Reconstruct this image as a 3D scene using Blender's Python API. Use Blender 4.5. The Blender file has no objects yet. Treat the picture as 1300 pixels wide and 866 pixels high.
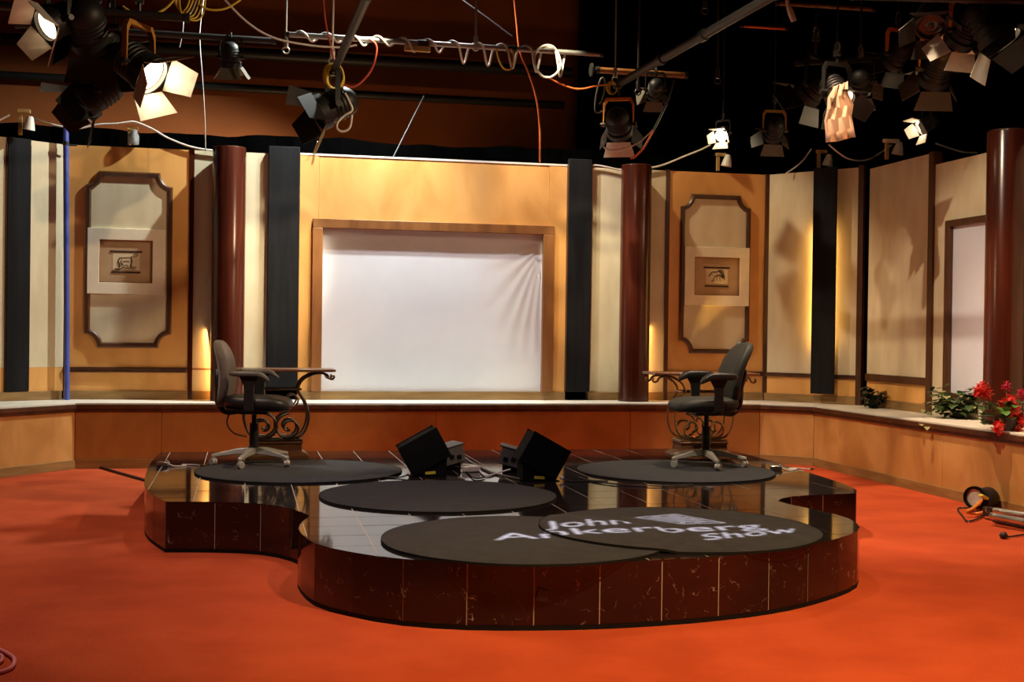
import bpy, bmesh, math, random
from mathutils import Vector, Matrix
V = Vector
random.seed(7)
SC = bpy.context.scene
COL = SC.collection
PI = math.pi

# ------------------------------------------------------------------ camera
F_PX = 1560.0
YAW, PITCH, ROLL, CAMH = math.radians(12.3), -math.atan(12/F_PX), .0135, 1.37
cd = bpy.data.cameras.new('camera'); cam = bpy.data.objects.new('camera', cd); COL.objects.link(cam)
ROT = Matrix.Rotation(-YAW, 3, 'Z') @ Matrix.Rotation(PI/2+PITCH, 3, 'X') @ Matrix.Rotation(ROLL, 3, 'Z')
cam.matrix_world = Matrix.Translation((0, 0, CAMH)) @ ROT.to_4x4()
cd.sensor_fit = 'HORIZONTAL'; cd.sensor_width = 36; cd.lens = 36*F_PX/1300; cd.clip_end = 100; cd.clip_start = .05
SC.camera = cam
def _ray(px, py): return ROT @ V(((px-650)/F_PX, -(py-433)/F_PX, -1))
def P(px, py, Y):                       # where a sight line meets the plane at depth Y of the room
    d = _ray(px, py); return V((0, 0, CAMH)) + d*(Y/d.y)
def PZ(px, py, z):                      # where it meets a level surface
    d = _ray(px, py); return V((0, 0, CAMH)) + d*((z-CAMH)/d.z)

# ------------------------------------------------------------------ world, exposure, lamps
w = bpy.data.worlds.new('world'); SC.world = w; w.use_nodes = True
w.node_tree.nodes['Background'].inputs[0].default_value = (.9, .55, .35, 1)
w.node_tree.nodes['Background'].inputs[1].default_value = .012
SC.view_settings.view_transform = 'Standard'; SC.view_settings.look = 'None'
SC.view_settings.gamma = 1; SC.view_settings.use_curve_mapping = False
SC.view_settings.exposure = 0.0

WARM, AMBER, ORANGE, COOL, WHITE = (1, .66, .36), (1, .52, .2), (1, .36, .07), (.92, .95, 1), (1, .86, .7)
def spot(name, loc, target, watts, color=WARM, cone=50, blend=.5, radius=.06):
    l = bpy.data.lights.new(name, 'SPOT'); l.energy = watts; l.color = color
    l.spot_size = math.radians(cone); l.spot_blend = blend; l.shadow_soft_size = radius
    o = bpy.data.objects.new(name, l); COL.objects.link(o); o.location = loc
    o.rotation_euler = (V(target)-V(loc)).to_track_quat('-Z', 'Y').to_euler()
    return o
def bulb(name, loc, watts, color=WARM, radius=.03):
    l = bpy.data.lights.new(name, 'POINT'); l.energy = watts; l.color = color; l.shadow_soft_size = radius
    o = bpy.data.objects.new(name, l); COL.objects.link(o); o.location = loc
    return o
# wall washers on the grid just in front of the set walls
LIGHTS = {}
def lamp(key, *a, **k): LIGHTS[key] = spot('spotlight_'+key, *a, **k)
lamp('wash_one', (1.2, 12.17, 5.2), (-.5, 13.0, 1.8), 820, (.92, 1, .92), 112, .4, .04)
lamp('wash_two', (2.8, 12.17, 5.2), (4.5, 13.0, 1.8), 300, (1, .82, .54), 68, .4, .04)
lamp('wash_center', (1.98, 11.95, 5.4), (1.98, 13.0, 2.2), 500, (1, .98, .97), 92, .5, .05)
lamp('screen', (1.9, 9.6, 5.0), (1.98, 13.0, 1.4), 90, (1, .58, .32), 40, .7, .08)  # warm front fill added for the shaded top of the sheet
lamp('strip_one', (1.5, 10.4, 5.0), (.26, 13.0, 1.9), 900, (1, .87, .62), 19, .7, .05)
lamp('strip_two', (2.5, 10.4, 5.0), (3.76, 13.0, 1.9), 560, (1, .86, .55), 19, .5, .05)
# stage lamps high over the platform and to either side
lamp('key_one', (1.5, 7.0, 5.6), (6.5, 9.9, -1.0), 800, (1, .80, .56), 52, .3, .03)
lamp('key_two', (6.0, 6.0, 4.9), (-2.2, 12.0, .9), 1050, (1, .70, .42), 40, .5, .07)
lamp('carpet_front', (2.6, 3.2, 4.8), (2.6, 4.4, 0), 1450, (1, .62, .28), 74, .8, .1)
lamp('carpet_side', (4.3, 9.0, 5.2), (4.9, 9.1, 0), 950, (1, .70, .45), 68, .7, .08)
lamp('carpet_open', (-1.0, 6.5, 5.0), (-1.0, 7.5, 0), 480, (1, .74, .66), 80, .8, .08)
lamp('stage', (1.9, 7.6, 5.4), (1.9, 7.6, 0), 230, (1, .75, .85), 60, .8, .1)
# lamp added behind the flats, standing in for spill on the studio wall
lamp('wall_spill_fill', (.9, 14.15, 1.2), (.7, 15.5, 4.0), 105, (1, .60, .28), 100, .6, .1)
# small amber lamps set on the ledge behind the columns and the standing black strip
def tube_lamp(key, loc, normal, h, wdt, watts, color):
    l = bpy.data.lights.new('tube_lamp', 'AREA'); l.shape = 'RECTANGLE'; l.size = wdt; l.size_y = h; l.energy = watts; l.color = color
    o = bpy.data.objects.new('tube_lamp', l); COL.objects.link(o); o.location = loc
    o.rotation_euler = V(normal).to_track_quat('-Z', 'Y').to_euler(); LIGHTS[key] = o
tube_lamp('amber0', (4.335, 12.925, 1.05), (.8, .6, -.15), .8, .03, 1.5, (1, .48, .14))
tube_lamp('amber1', (-.34, 12.935, 1.0), (-.8, .6, -.15), .7, .03, 1.4, (1, .48, .14))
tube_lamp('amberR', (6.193-.8*.10, 12.436-.6*.10, 1.9), (.8, .6, 0), 1.3, .16, 10, (1, .54, .14))
lamp('added_slash', (4.46, 12.70, .74), (5.35, 13.0, 2.0), 55, (1, .55, .09), 15, .8, .02)  # spot added to throw the amber streak of a reflected beam

# ------------------------------------------------------------------ materials
def nodemat(name):
    m = bpy.data.materials.new(name); m.use_nodes = True
    return m, m.node_tree, m.node_tree.nodes['Principled BSDF']
def setp(b, color=None, rough=.5, metal=0, spec=.5, sheen=0):
    if color is not None: b.inputs['Base Color'].default_value = (*color, 1)
    b.inputs['Roughness'].default_value = rough; b.inputs['Metallic'].default_value = metal
    b.inputs['Specular IOR Level'].default_value = spec
    if sheen: b.inputs['Sheen Weight'].default_value = sheen
def grain(name, c1, c2, scale=(6, 6, 6), nscale=1.0, detail=5, rough=.5, metal=0, spec=.5, bump=0, bscale=1, lo=.35, hi=.65, sheen=0, distort=0):
    m, nt, b = nodemat(name); setp(b, None, rough, metal, spec, sheen)
    tc = nt.nodes.new('ShaderNodeTexCoord'); mp = nt.nodes.new('ShaderNodeMapping'); mp.inputs['Scale'].default_value = scale
    nz = nt.nodes.new('ShaderNodeTexNoise'); nz.inputs['Scale'].default_value = nscale; nz.inputs['Detail'].default_value = detail
    nz.inputs['Distortion'].default_value = distort
    rp = nt.nodes.new('ShaderNodeValToRGB'); rp.color_ramp.elements[0].position = lo; rp.color_ramp.elements[1].position = hi
    rp.color_ramp.elements[0].color = (*c1, 1); rp.color_ramp.elements[1].color = (*c2, 1)
    nt.links.new(tc.outputs['Object'], mp.inputs[0]); nt.links.new(mp.outputs[0], nz.inputs['Vector'])
    nt.links.new(nz.outputs['Fac'], rp.inputs[0]); nt.links.new(rp.outputs[0], b.inputs['Base Color'])
    if bump:
        n2 = nt.nodes.new('ShaderNodeTexNoise'); n2.inputs['Scale'].default_value = bscale; n2.inputs['Detail'].default_value = 3
        bp = nt.nodes.new('ShaderNodeBump'); bp.inputs['Strength'].default_value = bump; bp.inputs['Distance'].default_value = .01
        nt.links.new(tc.outputs['Object'], n2.inputs['Vector']); nt.links.new(n2.outputs['Fac'], bp.inputs['Height'])
        nt.links.new(bp.outputs[0], b.inputs['Normal'])
    return m
def plain(name, c, rough=.5, metal=0, spec=.5, var=.12):
    a = tuple(x*(1-var) for x in c); d = tuple(min(1, x*(1+var)) for x in c)
    return grain(name, a, d, (9, 9, 9), 1, 4, rough, metal, spec)
def glow(name, c, s):
    m, nt, b = nodemat(name); setp(b, c, .5)
    b.inputs['Emission Color'].default_value = (*c, 1); b.inputs['Emission Strength'].default_value = s
    return m
def tile_mat(name, base, tint, vein, vstr, rough):
    m, nt, b = nodemat(name); setp(b, None, rough, 0, .5)
    tc = nt.nodes.new('ShaderNodeTexCoord')
    n1 = nt.nodes.new('ShaderNodeTexNoise'); n1.inputs['Scale'].default_value = 1.6; n1.inputs['Detail'].default_value = 3
    r1 = nt.nodes.new('ShaderNodeValToRGB'); r1.color_ramp.elements[0].color = (*base, 1); r1.color_ramp.elements[1].color = (*tint, 1)
    r1.color_ramp.elements[0].position = .4; r1.color_ramp.elements[1].position = .65
    n2 = nt.nodes.new('ShaderNodeTexNoise'); n2.inputs['Scale'].default_value = 11; n2.inputs['Detail'].default_value = 4; n2.inputs['Distortion'].default_value = .5
    r2 = nt.nodes.new('ShaderNodeValToRGB'); e = r2.color_ramp.elements
    e[0].position = .494; e[0].color = (0, 0, 0, 1); e[1].position = .506; e[1].color = (0, 0, 0, 1)
    k = e.new(.5); k.color = (1, 1, 1, 1)
    n3 = nt.nodes.new('ShaderNodeTexNoise'); n3.inputs['Scale'].default_value = 16
    r3 = nt.nodes.new('ShaderNodeValToRGB'); r3.color_ramp.elements[0].position = .54; r3.color_ramp.elements[1].position = .70
    mu = nt.nodes.new('ShaderNodeMath'); mu.operation = 'MULTIPLY'
    m2 = nt.nodes.new('ShaderNodeMath'); m2.operation = 'MULTIPLY'; m2.inputs[1].default_value = vstr
    mx = nt.nodes.new('ShaderNodeMixRGB'); mx.inputs[2].default_value = (*vein, 1)
    for n in (n1, n2, n3): nt.links.new(tc.outputs['Object'], n.inputs['Vector'])
    nt.links.new(n1.outputs['Fac'], r1.inputs[0]); nt.links.new(n2.outputs['Fac'], r2.inputs[0]); nt.links.new(n3.outputs['Fac'], r3.inputs[0])
    nt.links.new(r2.outputs[0], mu.inputs[0]); nt.links.new(r3.outputs[0], mu.inputs[1]); nt.links.new(mu.outputs[0], m2.inputs[0])
    nt.links.new(m2.outputs[0], mx.inputs[0]); nt.links.new(r1.outputs[0], mx.inputs[1]); nt.links.new(mx.outputs[0], b.inputs['Base Color'])
    return m
M = {}
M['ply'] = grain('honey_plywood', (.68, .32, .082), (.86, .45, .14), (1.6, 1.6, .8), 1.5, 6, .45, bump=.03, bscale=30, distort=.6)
M['ply_shaded'] = grain('shaded_riser_plywood', (.34, .155, .042), (.47, .23, .066), (1.3, 1.3, 1.0), 1.8, 6, .42, distort=.8)  # riser wood darkened, its weak light put into the colour
M['ply_lit'] = grain('lit_riser_plywood', (.46, .22, .06), (.66, .36, .12), (1.3, 1.3, .8), 1.8, 6, .42, distort=.9)  # lighter copy of the riser wood, stronger light put into the colour
M['plinth'] = grain('plinth_wood', (.24, .13, .04), (.34, .2, .07), (2, 2, 14), 1.3, 4, .5)
M['mahogany'] = grain('polished_mahogany', (.045, .009, .0045), (.085, .016, .007), (14, 14, .8), 1.2, 5, .22, spec=.5)
M['trim'] = grain('dark_brown_trim', (.055, .02, .008), (.10, .035, .012), (8, 8, 2), 1.3, 4, .4)
M['frame'] = grain('walnut_frame', (.20, .075, .022), (.32, .13, .04), (7, 7, 1.2), 1.3, 5, .4)
M['cream'] = grain('cream_wallpaper', (.66, .56, .37), (.76, .66, .46), (3, 3, 1), 2, 4, .75, bump=.02, bscale=160)
M['black_cloth'] = grain('black_cloth', (.004, .004, .005), (.008, .008, .010), (20, 20, 2), 1, 3, .8, spec=.25)
M['curtain'] = plain('black_velour', (.0012, .0012, .0012), .95, spec=0)
M['screen'] = grain('white_sheet', (.76, .77, .83), (.82, .83, .89), (1, 1, 1), 1.5, 3, .8)
M['lilac'] = grain('pale_lilac_sheet', (.78, .80, .95), (.84, .86, .97), (1, 1, 1), 1.5, 3, .7)
M['white_top'] = grain('white_ledge_paint', (.78, .72, .62), (.86, .81, .71), (4, 4, 4), 1, 4, .5)
M['carpet'] = grain('rust_carpet', (.46, .068, .022), (.57, .092, .03), (2, 2, 2), 1.3, 8, .95, spec=.1, bump=.5, bscale=260)
M['studio_wall'] = grain('brown_painted_wall', (.26, .070, .018), (.36, .10, .026), (.5, .5, .8), 1.4, 5, .8, spec=.2)
M['dark_wall'] = plain('black_painted_wall', (.015, .012, .011), .9, spec=.1)
M['tile'] = tile_mat('polished_black_tile', (.010, .008, .008), (.018, .012, .011), (.5, .42, .36), .35, .06)
M['tile_side'] = tile_mat('black_marble_carpet_tint', (.007, .0045, .0045), (.024, .007, .006), (.62, .50, .42), .75, .09)  # maroon tint paints the carpet's reflection into the black tile
M['grout'] = plain('pale_grout', (.50, .43, .36), .6)
M['mat'] = grain('charcoal_carpet_mat', (.0135, .0155, .020), (.026, .029, .037), (7, 7, 7), 1.5, 6, .95, spec=.15, bump=.6, bscale=220, sheen=.15)
M['mat_edge'] = plain('black_mat_edge', (.006, .006, .006), .8, spec=.2)
M['black_metal'] = plain('black_metal', (.011, .011, .011), .5, spec=.4)
M['grey_metal'] = plain('dark_grey_metal', (.06, .06, .062), .4, .5)
M['pipe'] = plain('grid_pipe_steel', (.30, .29, .28), .4, .6)
M['dark_pipe'] = plain('blackened_pipe', (.022, .020, .019), .5, .2)
M['silver'] = plain('brushed_aluminium', (.62, .61, .58), .3, 1)
M['chair_silver'] = plain('silver_plastic', (.50, .49, .45), .35, .4)
M['steel_wire'] = plain('steel_wire', (.6, .58, .55), .4, .7)
M['white_cable'] = plain('white_cable', (.78, .74, .68), .5)
M['black_cable'] = plain('black_cable', (.012, .012, .012), .5)
M['orange_cable'] = plain('orange_cable', (.75, .16, .03), .5)
M['red_cable'] = plain('red_cable', (.55, .07, .035), .5)
M['pink_cable'] = plain('pink_cable', (.72, .20, .20), .5)
M['yellow_cable'] = plain('yellow_cable', (.72, .52, .07), .5)
M['orange_strap'] = plain('orange_yoke_paint', (.80, .26, .03), .5)
M['mustard'] = plain('mustard_strap', (.42, .19, .02), .6)
M['maroon'] = plain('maroon_gel', (.10, .012, .016), .4)
M['blue'] = plain('blue_pole_paint', (.07, .10, .42), .35)
M['raw_wood'] = grain('raw_pine', (.42, .27, .09), (.55, .36, .14), (20, 20, 3), 1.2, 4, .6)
M['table_wood'] = grain('table_walnut', (.13, .05, .022), (.20, .08, .035), (1.5, 12, 12), 1.4, 5, .3)
M['plinth_walnut'] = grain('pedestal_walnut', (.11, .045, .02), (.17, .07, .03), (3, 3, 10), 1.4, 5, .35)
M['iron'] = plain('bronzed_iron', (.11, .085, .06), .32, .85)
M['iron_bright'] = plain('golden_bronze', (.42, .30, .16), .32, .9)
M['taupe_fabric'] = grain('taupe_fabric', (.115, .095, .075), (.15, .125, .10), (40, 40, 40), 1, 3, .9, sheen=.3)
M['black_leather'] = plain('black_leather', (.022, .021, .019), .42, spec=.5)
M['green_black'] = plain('green_black_fabric', (.028, .031, .028), .62, spec=.4)
M['black_plastic'] = plain('black_plastic', (.013, .013, .013), .42)
M['arm_grey'] = plain('grey_arm_plastic', (.11, .11, .10), .35)
M['matte_black'] = plain('matte_black_case', (.005, .006, .006), .8, spec=.15)
M['grey_box'] = plain('grey_case', (.13, .12, .11), .5)
M['glass_dark'] = plain('dark_screen_glass', (.004, .005, .006), .08)
M['yellow_sticker'] = plain('yellow_sticker', (.75, .60, .06), .5)
M['paper_mat'] = plain('cream_mount_board', (.86, .77, .60), .8, var=.04)
M['print_tan'] = grain('tan_print_paper', (.44, .29, .16), (.52, .35, .2), (4, 4, 4), 1.3, 3, .8)
M['print_light'] = plain('pale_print_paper', (.70, .58, .38), .8, var=.05)
M['ink'] = plain('sepia_ink', (.045, .018, .008), .8)
M['leaf'] = grain('green_leaf', (.03, .065, .015), (.08, .13, .035), (9, 9, 9), 1, 3, .45)
M['leaf_pale'] = grain('variegated_leaf', (.22, .24, .07), (.40, .38, .16), (12, 12, 12), 1, 3, .5)
M['leaf_bright'] = grain('bright_green_leaf', (.06, .16, .02), (.13, .28, .05), (9, 9, 9), 1, 3, .45)
M['leaf_dark'] = plain('dark_leaf', (.010, .018, .009), .5)
M['petal'] = grain('red_petal', (.62, .015, .012), (.85, .03, .02), (14, 14, 14), 1, 3, .5)
M['petal_pink'] = grain('crimson_petal', (.48, .012, .05), (.62, .02, .07), (14, 14, 14), 1, 3, .5)
M['pot'] = plain('dark_pot', (.03, .022, .018), .6)
M['white_plastic'] = plain('white_plastic', (.75, .71, .63), .45)
M['door_dim_lit'] = plain('dim_lit_barn_door', (.10, .085, .06), .45)  # black doors lifted in colour to show dim lamp light
M['white_paint'] = plain('white_barn_door', (.80, .76, .66), .5)
M['lamp_glow'] = glow('lamp_glow', (1, .80, .52), 40)
M['dim_glow'] = glow('dim_lamp_glow', (1, .72, .42), 4)
M['lens_off'] = plain('unlit_lens', (.05, .05, .055), .1)
M['orange_lens'] = plain('orange_gel', (.8, .2, .02), .4)
def frost():
    m, nt, b = nodemat('peach_frost_gel'); nt.nodes.remove(b)
    o = nt.nodes['Material Output']; d = nt.nodes.new('ShaderNodeBsdfDiffuse'); t = nt.nodes.new('ShaderNodeBsdfTranslucent'); x = nt.nodes.new('ShaderNodeMixShader')
    d.inputs[0].default_value = (.80, .58, .42, 1); t.inputs[0].default_value = (.85, .62, .46, 1); x.inputs[0].default_value = .6
    nz = nt.nodes.new('ShaderNodeTexNoise'); nz.inputs['Scale'].default_value = 14
    bp = nt.nodes.new('ShaderNodeBump'); bp.inputs['Strength'].default_value = .4
    nt.links.new(nz.outputs['Fac'], bp.inputs['Height']); nt.links.new(bp.outputs[0], d.inputs['Normal'])
    nt.links.new(d.outputs[0], x.inputs[1]); nt.links.new(t.outputs[0], x.inputs[2]); nt.links.new(x.outputs[0], o.inputs[0])
    return m
M['frost'] = frost()
def clear_glass():
    m, nt, b = nodemat('clear_jar_glass'); setp(b, (.9, .92, .95), .06); b.inputs['Transmission Weight'].default_value = .75
    return m
M['jar'] = clear_glass()

# ------------------------------------------------------------------ mesh helpers
def frame_of(d, up=V((0, 0, 1))):
    d = V(d).normalized()
    s = d.cross(up)
    if s.length < 1e-4: s = d.cross(V((0, 1, 0)))
    s.normalize(); u = s.cross(d).normalized()
    return d, s, u
class MB:
    def __init__(self): self.v = []; self.f = []
    def add(self, vs, fs):
        n = len(self.v); self.v += [V(a) for a in vs]; self.f += [tuple(i+n for i in q) for q in fs]; return self
    def box(self, c, s, rot=None):
        c = V(c); h = V(s)/2; vs = []
        for z in (-1, 1):
            for x, y in ((-1, -1), (1, -1), (1, 1), (-1, 1)):
                p = V((x*h.x, y*h.y, z*h.z)); vs.append(c+(rot @ p if rot else p))
        return self.add(vs, [(3, 2, 1, 0), (4, 5, 6, 7), (0, 1, 5, 4), (1, 2, 6, 5), (2, 3, 7, 6), (3, 0, 4, 7)])
    def hexa(self, bot, top):           # two matching loops joined
        n = len(bot); vs = list(bot)+list(top)
        return self.add(vs, [tuple(reversed(range(n))), tuple(range(n, 2*n))]+[(i, (i+1) % n, n+(i+1) % n, n+i) for i in range(n)])
    def prism(self, poly, z0, z1): return self.hexa([V((x, y, z0)) for x, y in poly], [V((x, y, z1)) for x, y in poly])
    def lathe(self, prof, o=(0, 0, 0), d=(0, 0, 1), n=20, cap=True):
        o = V(o); d, s, u = frame_of(d); vs = []; fs = []
        for r, h in prof:
            for i in range(n):
                a = 2*PI*i/n; vs.append(o+d*h+(s*math.cos(a)+u*math.sin(a))*max(r, 1e-5))
        for j in range(len(prof)-1):
            for i in range(n):
                k = (i+1) % n; fs.append((j*n+i, j*n+k, (j+1)*n+k, (j+1)*n+i))
        if cap: fs += [tuple(reversed(range(n))), tuple(range((len(prof)-1)*n, len(prof)*n))]
        return self.add(vs, fs)
    def cyl(self, a, b, r, r2=None, n=12):
        a, b = V(a), V(b); return self.lathe([(r, 0), (r if r2 is None else r2, (b-a).length)], a, b-a, n)
    def tube(self, pts, r, n=7, closed=False):
        pts = [V(p) for p in pts]; m = len(pts); rs = r if isinstance(r, (list, tuple)) else [r]*m
        tang = []
        for i in range(m):
            a = pts[i-1] if (i > 0 or closed) else pts[i]; b = pts[(i+1) % m] if (i < m-1 or closed) else pts[i]
            t = b-a; tang.append(t.normalized() if t.length > 1e-9 else V((0, 0, 1)))
        d, s, u = frame_of(tang[0]); vs = []; fs = []
        for i in range(m):
            t = tang[i]; s = (s-t*s.dot(t)); s = s.normalized() if s.length > 1e-6 else frame_of(t)[1]; u = t.cross(s)
            for k in range(n):
                a = 2*PI*k/n; vs.append(pts[i]+(s*math.cos(a)+u*math.sin(a))*rs[i])
        for i in range(m if closed else m-1):
            j = (i+1) % m
            for k in range(n):
                q = (k+1) % n; fs.append((i*n+k, i*n+q, j*n+q, j*n+k))
        if not closed: fs += [tuple(reversed(range(n))), tuple(range((m-1)*n, m*n))]
        return self.add(vs, fs)
    def pad(self, c, r, e=.5, n=24, m=14, warp=None, rot=None):      # rounded cushion (superellipsoid)
        c = V(c); vs = []; fs = []
        sg = lambda x, p: math.copysign(abs(x)**p, x)
        for j in range(m+1):
            b = -PI/2+PI*j/m
            for i in range(n):
                a = 2*PI*i/n
                p = V((r[0]*sg(math.cos(b), e)*sg(math.cos(a), e), r[1]*sg(math.cos(b), e)*sg(math.sin(a), e), r[2]*sg(math.sin(b), e)))
                if warp: p = warp(p)
                vs.append(c+(rot @ p if rot else p))
        for j in range(m):
            for i in range(n):
                k = (i+1) % n; fs.append((j*n+i, j*n+k, (j+1)*n+k, (j+1)*n+i))
        return self.add(vs, fs)
    def build(self, name, mat, parent=None, bevel=0, sharp=35, origin=None):
        me = bpy.data.meshes.new(name)
        if parent is None and origin is None:
            xs = [p.x for p in self.v]; ys = [p.y for p in self.v]; zs = [p.z for p in self.v]
            origin = V(((min(xs)+max(xs))/2, (min(ys)+max(ys))/2, min(zs)))
        elif parent is not None and origin is None:
            origin = V((0, 0, 0))
        me.from_pydata([tuple(p-origin) for p in self.v], [], self.f); me.validate()
        bm = bmesh.new(); bm.from_mesh(me); bmesh.ops.recalc_face_normals(bm, faces=bm.faces); bm.to_mesh(me); bm.free()
        me.polygons.foreach_set('use_smooth', [True]*len(me.polygons)); me.set_sharp_from_angle(angle=math.radians(sharp))
        me.materials.append(M[mat])
        o = bpy.data.objects.new(name, me); COL.objects.link(o); o.location = origin
        if parent is not None: o.parent = parent
        if bevel:
            b = o.modifiers.new('bevel', 'BEVEL'); b.width = bevel; b.segments = 2; b.limit_method = 'ANGLE'; b.angle_limit = math.radians(50)
        return o
def wb(mb, root):                        # world-space mesh turned into root-local space (unrotated roots)
    mb.v = [p-root.location for p in mb.v]; return mb
def tag(o, label=None, cat=None, group=None, kind=None):
    if label: o['label'] = label
    if cat: o['category'] = cat
    if group: o['group'] = group
    if kind: o['kind'] = kind
    return o
def thing(name, label, cat, loc=(0, 0, 0), rz=0, group=None):
    o = bpy.data.objects.new(name, None); COL.objects.link(o); o.location = loc; o.rotation_euler = (0, 0, rz); o.empty_display_size = .1
    return tag(o, label, cat, group)
def crom(pts, sub=6, closed=False):      # smooth curve through points
    pts = [V(p) for p in pts]; n = len(pts); out = []
    rng = range(n) if closed else range(n-1)
    for i in rng:
        if closed: a, b, c, d = pts[i-1], pts[i], pts[(i+1) % n], pts[(i+2) % n]
        else: a, b, c, d = pts[max(i-1, 0)], pts[i], pts[i+1], pts[min(i+2, n-1)]
        for k in range(sub):
            t = k/sub
            out.append(.5*((2*b)+(c-a)*t+(2*a-5*b+4*c-d)*t*t+(3*b-a-3*c+d)*t**3))
    if not closed: out.append(pts[-1])
    return out

# ------------------------------------------------------------------ studio shell
def struct(name, mb, mat, **k): return tag(mb.build(name, mat, **k), kind='structure')
struct('floor', MB().box((2, 5.5, -.05), (18, 21, .1)), 'carpet')
struct('wall_back', MB().box((2, 15.6, 3.0), (18, .2, 6.2)), 'studio_wall')
struct('wall_left', MB().box((-6.4, 5.5, 3.0), (.2, 20, 6.2)), 'dark_wall')
struct('wall_right', MB().box((10.4, 5.5, 3.0), (.2, 20, 6.2)), 'dark_wall')
struct('wall_front', MB().box((2, -4.6, 3.0), (18, .2, 6.2)), 'dark_wall')
struct('ceiling', MB().box((2, 5.5, 6.15), (18, 21, .1)), 'dark_wall')

# black masking curtain hung behind the flats
mb = MB(); nfold = 150; front = []
for i in range(nfold+1):
    x = -5.5+15.3*i/nfold; front.append((x, 13.75+.035*math.sin(i*1.35)+.015*math.sin(i*.37)))
top = lambda x: 3.47+.018*math.sin(x*2.3)+.01*math.sin(x*7.1)
for i in range(nfold):
    (x0, y0), (x1, y1) = front[i], front[i+1]
    mb.add([(x0, y0, .02), (x1, y1, .02), (x1, y1, top(x1)), (x0, y0, top(x0)), (x0, y0+.03, .02), (x1, y1+.03, .02), (x1, y1+.03, top(x1)), (x0, y0+.03, top(x0))],
           [(0, 1, 2, 3), (5, 4, 7, 6), (3, 2, 6, 7)])
tag(mb.build('masking_curtain', 'curtain'), 'long black masking curtain hung behind the whole row of set panels', 'curtain')

# drape added to darken the unlit far wall, and pipes added as dark bands
mb = MB(); front = [(4.15+5.9*i/70, 15.25+.04*math.sin(i*1.3)+.02*math.sin(i*.5)) for i in range(71)]
for (x0, y0), (x1, y1) in zip(front, front[1:]):
    mb.add([(x0, y0, .02), (x1, y1, .02), (x1, y1, 6.05), (x0, y0, 6.05), (x0, y0+.03, .02), (x1, y1+.03, .02), (x1, y1+.03, 6.05), (x0, y0+.03, 6.05)], [(0, 1, 2, 3), (5, 4, 7, 6), (3, 2, 6, 7)])
tag(mb.build('darkening_drape', 'curtain'), 'tall black drape added to darken the far half of the brown studio wall', 'curtain')
for yy, rr, x1 in ((74, .07, 4.1), (118, .05, 4.0)):
    z = P(450, yy, 15.3).z
    tag(MB().cyl((-6.2, 15.38, z), (x1, 15.38, z), rr, n=14).build('band_pipe', 'dark_pipe'), ('thick' if rr > .06 else 'thinner lower')+' dark band, built as a pipe, along the brown studio wall', 'pipe')

# ------------------------------------------------------------------ set walls: helpers along a straight run
class Run:
    def __init__(self, p0, p1):
        self.p0 = V((p0[0], p0[1], 0)); d = V((p1[0]-p0[0], p1[1]-p0[1], 0)); self.L = d.length; self.u = d.normalized()
        self.n = V((self.u.y, -self.u.x, 0))          # towards the stage
    def pt(self, u, d, z): return self.p0+self.u*u+self.n*d+V((0, 0, z))
    def box(self, mb, u0, u1, z0, z1, d0, d1):
        c = [(u0, d0), (u1, d0), (u1, d1), (u0, d1)]
        return mb.hexa([self.pt(u, d, z0) for u, d in c], [self.pt(u, d, z1) for u, d in c])
YW, ZL, ZT = 13.0, .63, 3.18
CX = 1.985
BACK = Run((0, YW), (1, YW))                          # u == x
LB0, LB1 = (-2.95, 12.22), (-1.78, YW)
LEFT = Run(LB0, LB1)
RB0, RB1 = (5.77, YW), (6.46, 12.08)
RBEV = Run(RB0, RB1)
RW0, RW1 = (6.50, 12.0), (6.50, 5.6)
RIGHT = Run(RW0, RW1)

def wainscot(run, root, u0, u1, z0, z1, mat='cream', ztop=ZT):
    """cream sheet, chair rail and wood below"""
    run.box(MB(), 0, 0, 0, 0, 0, 0)
    if z1 > z0: wb(run.box(MB(), u0, u1, z0, z1, .0, .018), root).build('wood_dado', 'ply', root)
    wb(run.box(MB(), u0, u1, z1, ztop, .0, .02), root).build('wallpaper', mat, root)
def rail(run, root, u0, u1, z0=.905, z1=.957):
    wb(run.box(run.box(MB(), u0, u1, z0, z1, .015, .04), u0, u1, z0+.035, z1-.008, .03, .052), root).build('chair_rail', 'trim', root, .003)
def plinth(run, root, u0, u1):
    wb(run.box(MB(), u0, u1, ZL+.001, .718, .0, .045), root).build('plinth', 'plinth', root, .003)
def core(run, root, u0, u1, zt=ZT):
    wb(run.box(MB(), u0, u1, ZL+.001, zt, -.05, -.001), root).build('backing_board', 'plinth', root)

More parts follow.
